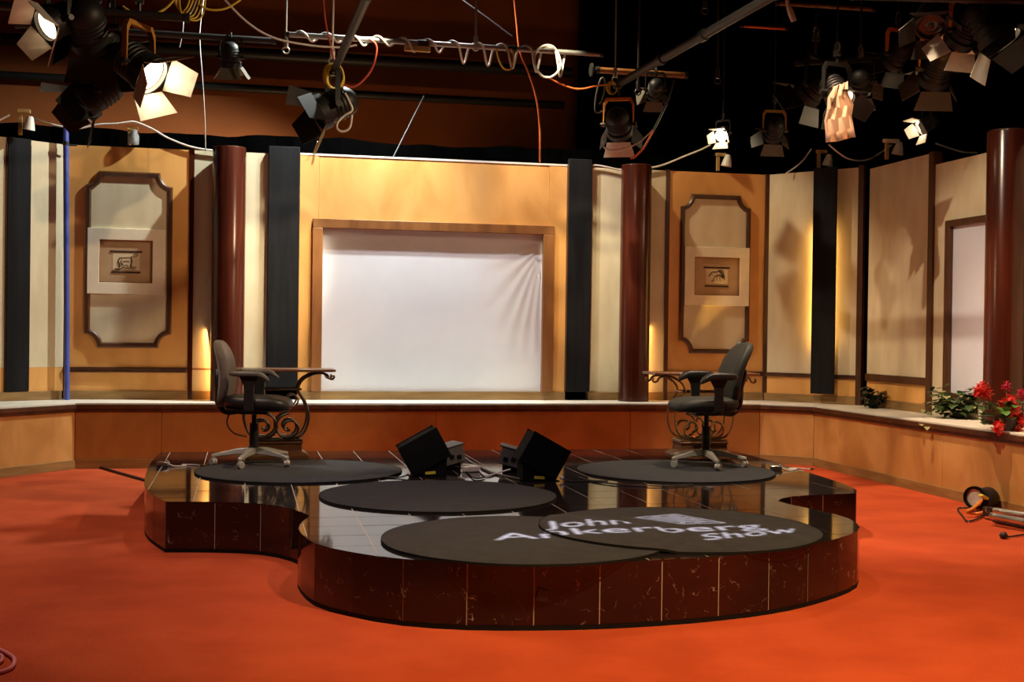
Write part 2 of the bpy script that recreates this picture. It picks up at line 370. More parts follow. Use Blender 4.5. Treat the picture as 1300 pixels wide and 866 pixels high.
# --- wood panels with a notched moulding and a framed print
def notched(x0, x1, z0, z1, nx, nz):
    pts = []
    for (cx, cz, a0) in ((x0, z0, 90), (x1, z0, 180), (x1, z1, 270), (x0, z1, 0)):
        arc = []
        for k in range(7):
            a = math.radians(a0-15*k)
            arc.append((cx+nx*math.cos(a), cz+nz*math.sin(a)))
        pts.append(arc)
    return [p for arc in pts for p in arc]
def offset(poly, w):
    n = len(poly); out = []
    for i in range(n):
        a, b, c = V(poly[i-1]), V(poly[i]), V(poly[(i+1) % n])
        d1 = (b-a).normalized(); d2 = (c-b).normalized(); n1 = V((-d1.y, d1.x)); n2 = V((-d2.y, d2.x)); m = (n1+n2)
        m = m/max(.35, m.dot(n1)) if m.length > 1e-5 else n1
        out.append((b.x+m.x*w, b.y+m.y*w))
    return out
def moulding(path, w, run, d0, d1, root, name, mat):
    inn = offset(path, w); mid1 = offset(path, w*.3); mid2 = offset(path, w*.7); n = len(path); mb = MB()
    rings = [(path, d0), (path, d0+(d1-d0)*.6), (mid1, d1), (mid2, d1), (inn, d0+(d1-d0)*.5), (inn, d0)]
    vs = [run.pt(x, d, z) for ring, d in rings for x, z in ring]; fs = []
    for r in range(len(rings)):
        q = (r+1) % len(rings)
        for i in range(n):
            k = (i+1) % n; fs.append((r*n+i, r*n+k, q*n+k, q*n+i))
    wb(mb.add(vs, fs), root).build(name, mat, root)
def wood_panel(x0, x1, mx0, mx1, label, extra):
    r = thing('wood_panel', label, 'wall panel', ((x0+x1)/2, YW, ZL))
    core(BACK, r, x0, x1)
    wb(BACK.box(MB(), x0, x1, .93, ZT, 0, .02), r).build('plywood_sheet', 'ply', r)
    wb(BACK.box(MB(), x0, x1, .718, .93, 0, .02), r).build('wood_dado', 'ply', r)
    rail(BACK, r, x0, x1-.01); plinth(BACK, r, x0, x1)
    path = notched(mx0, mx1, 1.155, 2.93, .125, .14)
    inner = offset(path, .03)
    mb = MB(); mb.hexa([BACK.pt(x, .02, z) for x, z in inner], [BACK.pt(x, .026, z) for x, z in inner])
    wb(mb, r).build('wallpaper_inset', 'cream', r)
    moulding(path, .05, BACK, .02, .055, r, 'moulding', 'trim')
    return r
wood_panel(-1.76, -.56, -1.565, -.725, 'honey plywood wall panel with notched dark moulding, next to the blue pole', None)
wood_panel(4.60, 5.75, 4.73, 5.56, 'honey plywood wall panel with notched dark moulding, behind the black leather chair', None)

def picture(x0, x1, z0, z1, label, animal):
    r = thing('framed_print', label, 'picture', ((x0+x1)/2, YW-.026, z0))
    d0 = .027; b = .115
    mb = MB()
    out = [(x0, z0), (x1, z0), (x1, z1), (x0, z1)]; inn = [(x0+b, z0+b), (x1-b, z0+b), (x1-b, z1-b), (x0+b, z1-b)]
    vs = [BACK.pt(x, d, z) for ring, d in ((out, d0), (out, d0+.03), (inn, d0+.03), (inn, d0)) for x, z in ring]; fs = []
    for q in range(4):
        for i in range(4): fs.append((q*4+i, q*4+(i+1) % 4, ((q+1) % 4)*4+(i+1) % 4, ((q+1) % 4)*4+i))
    wb(mb.add(vs, fs), r).build('mount', 'paper_mat', r, .003)
    wb(BACK.box(MB(), x0+b-.005, x1-b+.005, z0+b-.005, z1-b+.005, d0, d0+.008), r).build('print', 'print_tan', r)
    bx = lambda u0, u1, w0, w1, da, db: BACK.box(MB(), u0, u1, w0, w1, d0+da, d0+db)
    fr = MB()
    for u0, u1, w0, w1 in ((x0+b, x1-b, z0+b, z0+b+.008), (x0+b, x1-b, z1-b-.012, z1-b), (x0+b, x0+b+.008, z0+b, z1-b), (x1-b-.012, x1-b, z0+b, z1-b)):
        BACK.box(fr, u0, u1, w0, w1, d0+.008, d0+.022)
    wb(fr, r).build('inner_frame', 'frame', r)
    cx = (x0+x1)/2; zc = (z0+z1)/2; sw = .13
    wb(bx(cx-sw, cx+sw, zc-.085, zc+.085, .008, .010), r).build('engraving', 'print_light', r)
    wb(bx(cx-.155, cx+.155, zc+.09, zc+.108, .008, .013), r).build('ink_bar', 'ink', r)
    wb(bx(cx-.14, cx+.14, zc-.118, zc-.1, .008, .013), r).build('ink_bar', 'ink', r)
    mb = MB()
    def stroke(pts, th):
        pts = [BACK.pt(cx+a, d0+.0105, zc+c) for a, c in pts]
        mb.tube(crom(pts, 4), th, 5)
    for pts, th in animal: stroke(pts, th)
    wb(mb, r).build('ink_drawing', 'ink', r)
    return r
HOUND = [([(-.06, .035), (0, .04), (.05, .045), (.085, .075), (.11, .07), (.10, .055), (.07, .045)], .0035), ([(-.06, .035), (-.075, .0), (-.06, -.045), (-.07, -.06)], .006),
         ([(-.03, .0), (0, .005), (.03, .0)], .004), ([(.05, .04), (.055, 0), (.045, -.05), (.06, -.055)], .006), ([(-.05, -.03), (-.02, -.04), (.01, -.035), (.02, -.06)], .003),
         ([(-.11, -.075), (-.06, -.075), (-.03, -.06), (.03, -.07), (.09, -.075)], .005), ([(.05, -.055), (.10, -.055)], .004), ([(-.04, .02), (-.05, -.01), (-.03, -.03)], .004), ([(-.105, -.078), (-.06, -.08)], .007)]
BISON = [([(-.09, .0), (-.06, .045), (-.01, .05), (.04, .07), (.075, .05), (.085, 0), (.09, -.03)], .005), ([(.03, .06), (.06, .03), (.075, -.01)], .009), ([(-.02, .0), (.02, .015), (.05, .01), (.07, -.02)], .007),
         ([(-.03, .0), (-.035, -.05)], .004), ([(.0, 0), (.005, -.05)], .003), ([(.035, .0), (.04, -.05)], .003), ([(-.06, -.06), (-.05, -.04), (-.04, -.06)], .003), ([(-.07, .03), (-.05, .02)], .003)]
picture(-1.545, -.80, 1.695, 2.355, 'cream mounted print of a standing hound on the panel by the blue pole', HOUND)
picture(4.78, 5.545, 1.69, 2.345, 'cream mounted print of a grazing beast with an arched back', BISON)

# --- strips beside the columns
def strip(u0, u1, label, z0=.718, mat='cream', thin_rail=False):
    r = thing('cream_panel', label, 'wall panel', ((u0+u1)/2, YW, ZL)); core(BACK, r, u0, u1); plinth(BACK, r, u0, u1)
    wb(BACK.box(MB(), u0, u1, .718, ZT, 0, .02), r).build('wallpaper', 'cream', r)
    if thin_rail: wb(BACK.box(MB(), u0, u1, .935, .95, .018, .026), r).build('chair_rail', 'frame', r)
    return r
strip(-.515, .222, 'narrow cream wallpaper panel behind the column next to the taupe chair', thin_rail=True)
strip(3.685, 4.555, 'narrow cream wallpaper panel behind the column next to the black leather chair')
tag(BACK.box(MB(), -.56, -.515, ZL+.001, ZT+.01, -.02, .035).build('trim_1', 'mahogany'), kind='structure')
tag(BACK.box(MB(), 4.555, 4.60, ZL+.001, ZT+.01, -.02, .035).build('trim_2', 'trim'), kind='structure')
tag(BACK.box(MB(), 5.735, 5.785, ZL+.001, ZT+.005, -.02, .045).build('trim_3', 'trim'), kind='structure')

def column(x, y, h, label):
    r = thing('round_column', label, 'column', (x, y, ZL))
    MB().lathe([(.166, .002), (.166, h-ZL-.01), (.163, h-ZL-.002)], (0, 0, 0), (0, 0, 1), 40).build('shaft', 'mahogany', r)
    MB().lathe([(.158, h-ZL-.002), (.158, h-ZL+.006)], (0, 0, 0), (0, 0, 1), 40).build('cap', 'trim', r)
    return r
column(-.165, 12.79, 3.19, 'round polished mahogany column rising behind the taupe office chair')
column(4.15, 12.79, 3.19, 'round polished mahogany column beside the table of the black leather chair')
column(6.37, 9.40, 3.14, 'dark round mahogany column rising behind the red geraniums')

def black_band(run, u0, u1, z0, z1, label, d1=.09, d0=.022):
    r = thing('black_pilaster', label, 'panel', run.pt((u0+u1)/2, 0, z0))
    wb(run.box(MB(), u0, u1, z0, z1, d0, d1), r).build('cloth_face', 'black_cloth', r, .006)
    if d0 > .05:
        for z in (z0+.15, z1-.2): wb(run.box(MB(), (u0+u1)/2-.03, (u0+u1)/2+.03, z, z+.05, .02, d0), r).build('spacer_block', 'raw_wood', r)
        return r
    wb(run.box(MB(), u0-.006, u0, z0+.01, z1-.06, .0, d1-.012), r).build('edge_strip', 'trim', r)
    wb(run.box(MB(), u1, u1+.006, z0+.01, z1-.06, .0, d1-.012), r).build('edge_strip', 'trim', r)
    return r
black_band(BACK, .228, .543, .73, 3.25, 'tall black cloth strip between the column by the taupe chair and the screen wall')
black_band(BACK, 3.425, 3.685, .722, 3.255, 'tall black cloth strip between the screen wall and the other column')

# --- centre wall with the screen opening
r = thing('screen_wall', 'wide honey plywood wall section around the white sheet screen', 'wall panel', (CX, YW, ZL))
X0, X1 = .545, 3.425
SX0, SX1, SZ0, SZ1 = .78, 3.165, .72, 2.43
for a, b in ((X0, .745), (3.225, X1)):
    wb(BACK.box(MB(), a, b, .718, ZT, -.03, .022), r).build('side_board', 'ply', r, .002)
wb(BACK.box(MB(), .748, 3.222, 2.44, ZT, -.03, .018), r).build('header_sheet', 'ply', r)
wb(BACK.box(MB(), X0, X1, ZT, ZT+.02, -.03, .025), r).build('overlit_top_edge', 'white_top', r)  # white strip painted for the overlit top of the wall
plinth(BACK, r, X0, X1)
fr = r
for nm, (a, b, c, d) in (('top_rail', (.685, 3.275, 2.425, 2.52)), ('side_rail', (.685, .79, SZ0, 2.425)), ('side_rail', (3.155, 3.275, SZ0, 2.425))):
    wb(BACK.box(MB(), a, b, c, d, .01, .075), fr).build('frame_'+nm, 'frame', fr, .005)
# the sheet: stretched cloth with gathers at one upper corner
mb = MB(); nx, nz = 110, 70
for j in range(nz+1):
    for i in range(nx+1):
        x = SX0-.01+(SX1-SX0+.02)*i/nx; z = SZ0-.0+(SZ1-SZ0+.01)*j/nz
        rx, rz = SX1-x, SZ1-z
        rr = math.hypot(rx*1.6, max(rz-.1, 0)); an = math.atan2(max(rz-.1, 0.001), rx*2.2+.001)
        amp = .010*math.exp(-rx/.22)*min(1, rr/.2)*max(0, min(1, (1.45-rz)/.6))
        y = amp*math.sin(an*26+math.sin(rz*3)*.8)+.0016*math.sin(z*9+math.sin(x*2)*2)*math.sin(x*1.3+1)
        mb.v.append(V((x, YW+.0+y, z)))
for j in range(nz):
    for i in range(nx):
        a = j*(nx+1)+i; mb.f.append((a, a+1, a+nx+2, a+nx+1))
n = len(mb.v); mb.add([(SX0-.01, YW+.03, SZ0), (SX1+.01, YW+.03, SZ0), (SX1+.01, YW+.03, SZ1+.01), (SX0-.01, YW+.03, SZ1+.01)], [(0, 3, 2, 1)])
tag(mb.build('screen_sheet', 'screen', sharp=60), 'large white cloth sheet stretched as a screen inside the walnut frame', 'screen')

# --- angled run by the blue pole
r = thing('cream_panel', 'angled cream wallpaper panel with a black strip, beyond the blue pole', 'wall panel', LEFT.pt(LEFT.L/2, 0, ZL))
core(LEFT, r, 0, LEFT.L); wainscot(LEFT, r, 0, LEFT.L, .718, .955); plinth(LEFT, r, 0, LEFT.L-.02)
def u_on(run, px, py, off=0):
    d = _ray(px, py); n = run.n; t = n.dot(run.p0+n*off-V((0, 0, CAMH)))/n.dot(d); return (V((0, 0, CAMH))+d*t-run.p0).dot(run.u)
ua, ub = u_on(LEFT, 6, 340), u_on(LEFT, 35.5, 340)
black_band(LEFT, ua, ub, .72, 3.185, 'tall black cloth strip on the angled cream panel beyond the blue pole', .05)
# --- angled run behind the black leather chair
r = thing('cream_panel', 'angled cream wallpaper panel with a chair rail, beyond the arched-back print', 'wall panel', RBEV.pt(RBEV.L/2, 0, ZL))
core(RBEV, r, 0, RBEV.L); wainscot(RBEV, r, 0, RBEV.L, .718, .92); rail(RBEV, r, .0, RBEV.L, .905, .95); plinth(RBEV, r, .02, RBEV.L)
ua, ub = u_on(RBEV, 1030.5, 360, .17), u_on(RBEV, 1060, 360, .17)
black_band(RBEV, ua, ub, .74, 3.19, 'tall black cloth strip standing off the angled cream panel in the corner', .17, .14)
for k, (run, a, b) in enumerate(((RBEV, RBEV.L-.03, RBEV.L+.03),)):
    tag(run.box(MB(), a, b, ZL+.001, 3.2, -.02, .05).build('trim_4', 'trim'), kind='structure')
# --- side run with the window
u1 = u_on(RIGHT, 1183, 300); u2 = u_on(RIGHT, 1189, 300)
r = thing('cream_panel', 'cream wallpaper panel with dark rails on the side wall, nearer the corner', 'wall panel', RIGHT.pt(u1/2, 0, ZL))
core(RIGHT, r, 0.03, u1, 3.15); wainscot(RIGHT, r, .03, u1, .718, .93, ztop=3.15); plinth(RIGHT, r, .03, u1)
wb(RIGHT.box(MB(), .03, u1, .90, .975, .018, .045), r).build('chair_rail', 'trim', r, .003)
tag(RIGHT.box(MB(), u1, u2, ZL+.001, 3.16, -.05, .045).build('trim_5', 'trim'), kind='structure')
w0, w1 = u_on(RIGHT, 1204, 380), u_on(RIGHT, 1252, 380)
ZT2 = 3.03; wz0, wz1 = .80, 2.47
r = thing('window_panel', 'cream side panel holding a dark framed pale lilac window, beside the dark column', 'wall panel', RIGHT.pt((u2+w1)/2, 0, ZL))
END = RIGHT.L-.3
for nm, (a, b, c, d) in (('wallpaper', (u2, w0, ZL+.001, ZT2)), ('wallpaper', (w0, w1+.55, wz1, ZT2)), ('wallpaper', (w0, w1+.55, ZL+.001, wz0)), ('wallpaper', (w1+.55, END, ZL+.001, ZT2))):
    wb(RIGHT.box(MB(), a, b, c, d, -.03, .02), r).build(nm, 'cream', r)
for a, b, c, d in ((w0, w0+.075, wz0, wz1), (w1+.48, w1+.55, wz0, wz1), (w0+.075, w1+.48, wz1-.06, wz1), (w0+.075, w1+.48, wz0, wz0+.05)):
    wb(RIGHT.box(MB(), a, b, c, d, .0, .05), r).build('window_frame', 'trim', r, .003)
wb(RIGHT.box(MB(), w0+.07, w1+.49, wz0+.04, wz1-.05, -.02, .006), r).build('window_sheet', 'lilac', r)

# ------------------------------------------------------------------ riser and ledge in front of the set walls
FR = [(-3.6, 9.95), (-1.57, 12.36), (5.43, 12.34), (5.87, 11.95), (5.87, 5.4)]
r = thing('stage_ledge', 'continuous white topped ledge with dark brown nosing under the set walls', 'ledge', (CX, 12.5, 0))
BK = [(6.7, 5.4), (6.7, 12.15), (5.9, 13.1), (-1.8, 13.1), (-4.2, 11.5)]
wb(MB().prism(FR+BK, .598, ZL), r).build('top_board', 'white_top', r)
RUNS = [Run(FR[i], FR[i+1]) for i in range(4)]
for k, rn in enumerate(RUNS):
    wb(rn.box(rn.box(MB(), -.012, rn.L+.012, .575, .618, 0, .035), -.012, rn.L+.012, .545, .58, -.01, .018), r).build('nosing', 'trim', r, .004)
def riser(rn, cuts, mat, label, d=.0):
    q = thing('riser_wall', label, 'riser', rn.pt(rn.L/2, 0, 0))
    cuts = [0]+cuts+[rn.L]
    for a, b in zip(cuts, cuts[1:]):
        wb(rn.box(MB(), a+.002, b-.002, .0, .575, -.03, .0), q).build('panel', mat, q, .002)
    wb(rn.box(MB(), 0, rn.L, .0, .085, .0, .014), q).build('kick_board', 'plinth', q, .002)
    return q
uu = lambda px: u_on(RUNS[1], px, 545)
riser(RUNS[0], [1.3], 'ply_lit', 'angled honey plywood riser under the ledge by the blue pole')
riser(RUNS[1], [uu(205), uu(553), uu(800)], 'ply_shaded', 'long plywood riser in a shaded tone running behind the tiled platform')
riser(RUNS[2], [], 'ply_lit', 'short angled plywood riser in the corner behind the black leather chair')
riser(RUNS[3], [2.44, 4.88], 'ply_lit', 'long honey plywood riser under the flower ledge')

# ------------------------------------------------------------------ tiled platform
HP = .31
lobeL = [(.375, 7.04), (.318, 6.80), (.292, 6.55), (.355, 6.13), (.53, 5.845), (.76, 5.635), (1.05, 5.515), (1.35, 5.463), (1.65, 5.444), (1.98, 5.468), (2.3, 5.53), (2.60, 5.63), (2.91, 5.81), (3.23, 6.07), (3.385, 6.32), (3.45, 6.6), (3.42, 6.88), (3.35, 7.16), (3.345, 7.306)]
segs = [crom([(x, y, 0) for x, y in lobeL], 6),
        crom([(x, y, 0) for x, y in [(3.345, 7.306), (3.45, 7.44), (3.61, 7.53), (3.86, 7.565), (4.05, 7.60)]], 6),
        crom([(x, y, 0) for x, y in [(4.05, 7.60), (4.14, 7.77), (4.22, 8.1), (4.27, 8.64), (4.33, 9.23), (4.36, 9.97), (4.36, 10.75)]], 6),
        [V((4.36, 10.75, 0)), V((-.68, 10.78, 0))],
        crom([(x, y, 0) for x, y in [(-.68, 10.78), (-.70, 9.9), (-.665, 8.9), (-.60, 8.25), (-.455, 7.72)]], 6),
        crom([(x, y, 0) for x, y in [(-.455, 7.72), (-.245, 7.69), (-.03, 7.635), (.17, 7.505), (.30, 7.29), (.375, 7.04)]], 6)]
def resample(pts, step):
    L = [0]
    for a, b in zip(pts, pts[1:]): L.append(L[-1]+(b-a).length)
    n = max(2, 2*round(L[-1]/step/2)); out = []; j = 0
    for k in range(n+1):
        t = L[-1]*k/n
        while j < len(L)-2 and L[j+1] < t: j += 1
        out.append(pts[j].lerp(pts[j+1], (t-L[j])/max(1e-9, L[j+1]-L[j])))
    return out
plat = thing('tiled_platform', 'low curved stage platform clad in polished black tiles', 'platform', (1.87, 8.0, 0))
OUT = []; SIDE = []
for s in segs:
    q = resample(s, .1525); OUT += q[:-1]; SIDE.append(q)
poly = [(p.x, p.y) for p in OUT]
inner = offset(poly, .0025)
wb(MB().prism(inner, .0, HP-.0015), plat).build('core', 'grout', plat)
wb(MB().prism(offset(poly, .0008), .0, .023), plat).build('base_strip', 'mat_edge', plat)
def side_tile(a, b, c, z0, z1):
    def inn(p, q, o): pass
    d1 = (b-a).normalized(); d2 = (c-b).normalized(); n1 = V((-d1.y, d1.x, 0)); n2 = V((-d2.y, d2.x, 0)); nb = (n1+n2).normalized()
    t = .0125
    a2, c2 = a+d1*.0028, c-d2*.0028
    lo = [a2, b, c2, c2+n2*t, b+nb*t, a2+n1*t]
    up = lambda z: [V((p.x, p.y, z)) for p in lo]
    return MB().hexa(up(z0), up(z1))
jit = random.Random(3)
for q in SIDE:
    for i in range(0, len(q)-2, 2):
        wb(side_tile(q[i], q[i+1], q[i+2], .024, HP-.001), plat).build('side_tile', 'tile_side', plat)
def clip(poly, x0, x1, y0, y1):
    def cut(pts, inside, inter):
        out = []
        for i in range(len(pts)):
            a, b = pts[i-1], pts[i]
            if inside(b):
                if not inside(a): out.append(inter(a, b))
                out.append(b)
            elif inside(a): out.append(inter(a, b))
        return out
    def ix(x): return lambda a, b: (x, a[1]+(b[1]-a[1])*(x-a[0])/(b[0]-a[0]))
    def iy(y): return lambda a, b: (a[0]+(b[0]-a[0])*(y-a[1])/(b[1]-a[1]), y)
    for ins, itr in ((lambda p: p[0] >= x0, ix(x0)), (lambda p: p[0] <= x1, ix(x1)), (lambda p: p[1] >= y0, iy(y0)), (lambda p: p[1] <= y1, iy(y1))):
        if poly: poly = cut(poly, ins, itr)
    return poly
def area(p): return sum(p[i-1][0]*p[i][1]-p[i][0]*p[i-1][1] for i in range(len(p)))/2
TS = .308; gx0, gy0 = 1.865-10*TS, 5.44-.02
ntop = 0
top_poly = offset(poly, .0005)
for i in range(22):
    for j in range(20):
        c = clip(top_poly, gx0+i*TS+.0026, gx0+(i+1)*TS-.0026, gy0+j*TS+.0026, gy0+(j+1)*TS-.0026)
        if len(c) > 2 and area(c) > .0008:
            if i > 0: pass
            dz = jit.uniform(-.0006, .0006)
            wb(MB().prism(c, HP-.006, HP+dz), plat).build('top_tile', 'tile', plat); ntop += 1
print('top tiles', ntop)
# dark chip on one front tile
pc = P(690, 757, 5.44)
wb(MB().box((pc.x, 5.456, pc.z), (.055, .006, .055), Matrix.Rotation(.3, 3, 'Y')), plat).build('chip_patch', 'grey_metal', plat)

# ------------------------------------------------------------------ round mats
MATS = [((.41, 9.23), .755, 'round charcoal mat under the taupe chair and its table'),
        ((3.25, 8.95), .755, 'round charcoal mat under the black leather chair and its table'),
        ((1.225, 7.77), .755, 'round charcoal mat in front of the tilted monitors'),
        ((1.405, 6.09), .725, 'round charcoal mat at the platform front, lapped under its neighbour'),
        ((2.31, 6.30), .755, 'round charcoal mat at the platform front, lying over its neighbour under the projected logo')]
def mat(c, R, label, over=None):
    r = thing('round_mat', label, 'mat', (c[0], c[1], HP+.001), group='round charcoal mats on the platform')
    mb = MB(); nr, ns = 26, 72; rnd = random.Random(int(R*1e4+c[0]*100))
    ph = [rnd.uniform(0, 6) for _ in range(3)]
    def lift(x, y):
        if not over: return 0
        d = over[1]-math.hypot(x-over[0][0], y-over[0][1]); t = max(0, min(1, (d+.10)/.10)); return .0125*t*t*(3-2*t)
    def h(x, y): return .011+lift(x, y)
    vs = [(0, 0, h(*c))]; fs = []
    for j in range(1, nr+1):
        for i in range(ns):
            a = 2*PI*i/ns; rr = R*j/nr*(1+.004*math.sin(3*a+ph[0])+.003*math.sin(7*a+ph[1]))
            x, y = rr*math.cos(a), rr*math.sin(a); vs.append((x, y, h(c[0]+x, c[1]+y)))
    for i in range(ns): fs.append((0, 1+i, 1+(i+1) % ns))
    for j in range(nr-1):
        for i in range(ns):
            k = (i+1) % ns; fs.append((1+j*ns+i, 1+(j+1)*ns+i, 1+(j+1)*ns+k, 1+j*ns+k))
    mb.add(vs, fs).build('pile', 'mat', r, sharp=80)
    mb = MB(); base = 1+(nr-1)*ns; ring = vs[base:base+ns]
    vv = [(x*1.004, y*1.004, z+.001) for x, y, z in ring]+[(x*1.006, y*1.006, z-.011) for x, y, z in ring]
    mb.add(vv, [(i, (i+1) % ns, ns+(i+1) % ns, ns+i) for i in range(ns)]).build('bound_edge', 'mat_edge', r, sharp=80)
for k, (c, R, lab) in enumerate(MATS): mat(c, R, lab, ((1.405, 6.09), .725) if k == 4 else None)

# ------------------------------------------------------------------ office chairs (local: faces +X)
def office_chair(loc, rz, label, fabric, seat_m, arm_m, back_tilt, spin, zs=.50, back_drop=.035, arm_h=.021):
    r = thing('office_chair', label, 'chair', loc, rz)
    for k in range(5):
        a = spin+2*PI*k/5; d = V((math.cos(a), math.sin(a), 0)); s = V((-d.y, d.x, 0))
        sec = []
        for t, hw, z0, z1 in ((.02, .032, .085, .135), (.12, .026, .082, .128), (.23, .02, .07, .102), (.315, .016, .06, .083)):
            sec.append([d*t-s*hw+V((0, 0, z0)), d*t+s*hw+V((0, 0, z0)), d*t+s*hw*.75+V((0, 0, z1)), d*t-s*hw*.75+V((0, 0, z1))])
        mb = MB(); vs = [p for q in sec for p in q]; fs = [(0, 1, 2, 3), (15, 14, 13, 12)]
        for j in range(3):
            for i in range(4): fs.append((j*4+i, j*4+(i+1) % 4, j*4+4+(i+1) % 4, j*4+4+i))
        leg = mb.add(vs, fs).build('leg', 'chair_silver', r, .006)
        e = d*.31; ca = a+.8; ax = V((math.cos(ca), math.sin(ca), 0)); off = V((-ax.y, ax.x, 0))*.012
        mb = MB()
        for sg in (-1, 1): mb.lathe([(.012, -.009), (.025, -.008), (.027, 0), (.025, .008), (.012, .009)], e+off+ax*.013*sg+V((0, 0, .0275)), ax, 16)
        mb.lathe([(.030, -.004), (.030, .004)], e+off+V((0, 0, .031)), ax, 14); mb.cyl(e+V((0, 0, .035)), e+V((0, 0, .075)), .008)
        mb.build('caster', 'chair_silver', leg)
    MB().lathe([(.042, .08), (.042, .14), (.036, .145), (.034, .32), (.028, .32)], n=20).build('gas_column', 'black_plastic', r)
    MB().lathe([(.019, .30), (.019, zs-.08)], n=16).build('piston', 'black_metal', r)
    MB().box((.0, 0, zs-.085), (.22, .16, .05)).box((-.12, 0, zs-.09), (.14, .07, .03)).build('tilt_mechanism', 'black_plastic', r, .01)
    MB().tube([(.0, -.05, zs-.085), (.02, -.16, zs-.09), (.03, -.21, zs-.10)], .005).build('lever', 'black_plastic', r)
    def sw(p):
        t = p.x/.25
        return V((p.x, p.y*(1-.06*t*t), p.z-.028*max(0, t-.25)**2*1.6+.012*max(0, -t)**2+.006*(p.y/.24)**2))
    MB().pad((.03, 0, zs-.02), (.255, .245, .052), .5, 32, 12, sw).build('seat', seat_m, r, sharp=80)
    MB().pad((.02, 0, zs-.062), (.225, .215, .02), .4, 28, 8).build('seat_pan', 'black_plastic', r, sharp=80)
    R = Matrix.Rotation(-back_tilt, 3, 'Y')
    def bw(p):
        t = p.z/.25
        return V((p.x-.020*(p.y/.21)**2*-1+.03*math.cos(t*2.2)-.02, p.y*(1-.20*max(0, t)**2-.10*max(0, -t)**2), p.z))
    bc = V((-.225, 0, zs+.235-back_drop))
    bk = MB().pad(bc, (.045, .215, .255), .55, 30, 20, bw, R).build('backrest', fabric, r, sharp=80)
    MB().pad(bc+R @ V((-.035, 0, -.10)), (.028, .165, .15), .5, 24, 12, None, R).build('back_shell', 'black_plastic', bk, sharp=80)
    MB().tube(crom([(-.12, 0, zs-.09), (-.22, 0, zs-.095), (-.275, 0, zs-.03), (-.285, 0, zs+.10)], 6), [.022]*19, 8).build('back_bar', 'black_plastic', r)
    for sg in (-1, 1):
        y = sg*.275
        arm = MB().pad((.0, y, zs+.205), (.15, .044, arm_h), .6, 24, 10, lambda p: V((p.x, p.y-sg*.0, p.z-.10*max(0, p.x/.15-.30)**2+.0))).build('armrest', arm_m, r, sharp=80)
        mb = MB()
        for hw, z0, z1, x in ((.04, zs-.03, zs+.05, .0),): mb.box((x, y, (z0+z1)/2), (.075, .022, z1-z0))
        sec = [[(x0, y-.013, z), (x1, y-.013, z), (x1, y+.013, z), (x0, y+.013, z)] for x0, x1, z in ((-.04, .04, zs-.07), (-.036, .036, zs+.05), (-.04, .04, zs+.12), (-.075, .08, zs+.19))]
        vs = [p for q in sec for p in q]; fs = [(3, 2, 1, 0), (12, 13, 14, 15)]
        for j in range(3):
            for i in range(4): fs.append((j*4+i, j*4+(i+1) % 4, j*4+4+(i+1) % 4, j*4+4+i))
        mb = MB().add(vs, fs); mb.box((0, sg*.215, zs-.068), (.06, .13, .016))
        mb.build('arm_post', 'black_plastic', arm, .006)
    return r
c1 = PZ(322, 590, HP+.013)
ch = office_chair((c1.x, c1.y, HP+.013), math.radians(-9), 'office chair with taupe fabric back and black seat on a silver star base', 'taupe_fabric', 'black_leather', 'arm_grey', .06, PI+.12)
MB().tube(crom([(-.16, -.08, .42), (-.19, -.10, .33), (-.14, -.09, .25), (-.05, -.05, .22)], 6), .006).build('cable_loop', 'black_cable', ch)
c2 = PZ(896, 592, HP+.013)
ch = office_chair((c2.x, c2.y, HP+.013), PI-.03, 'all black leather office chair with padded arms on a silver star base', 'green_black', 'green_black', 'black_plastic', .29, .26, .515, 0, .030)

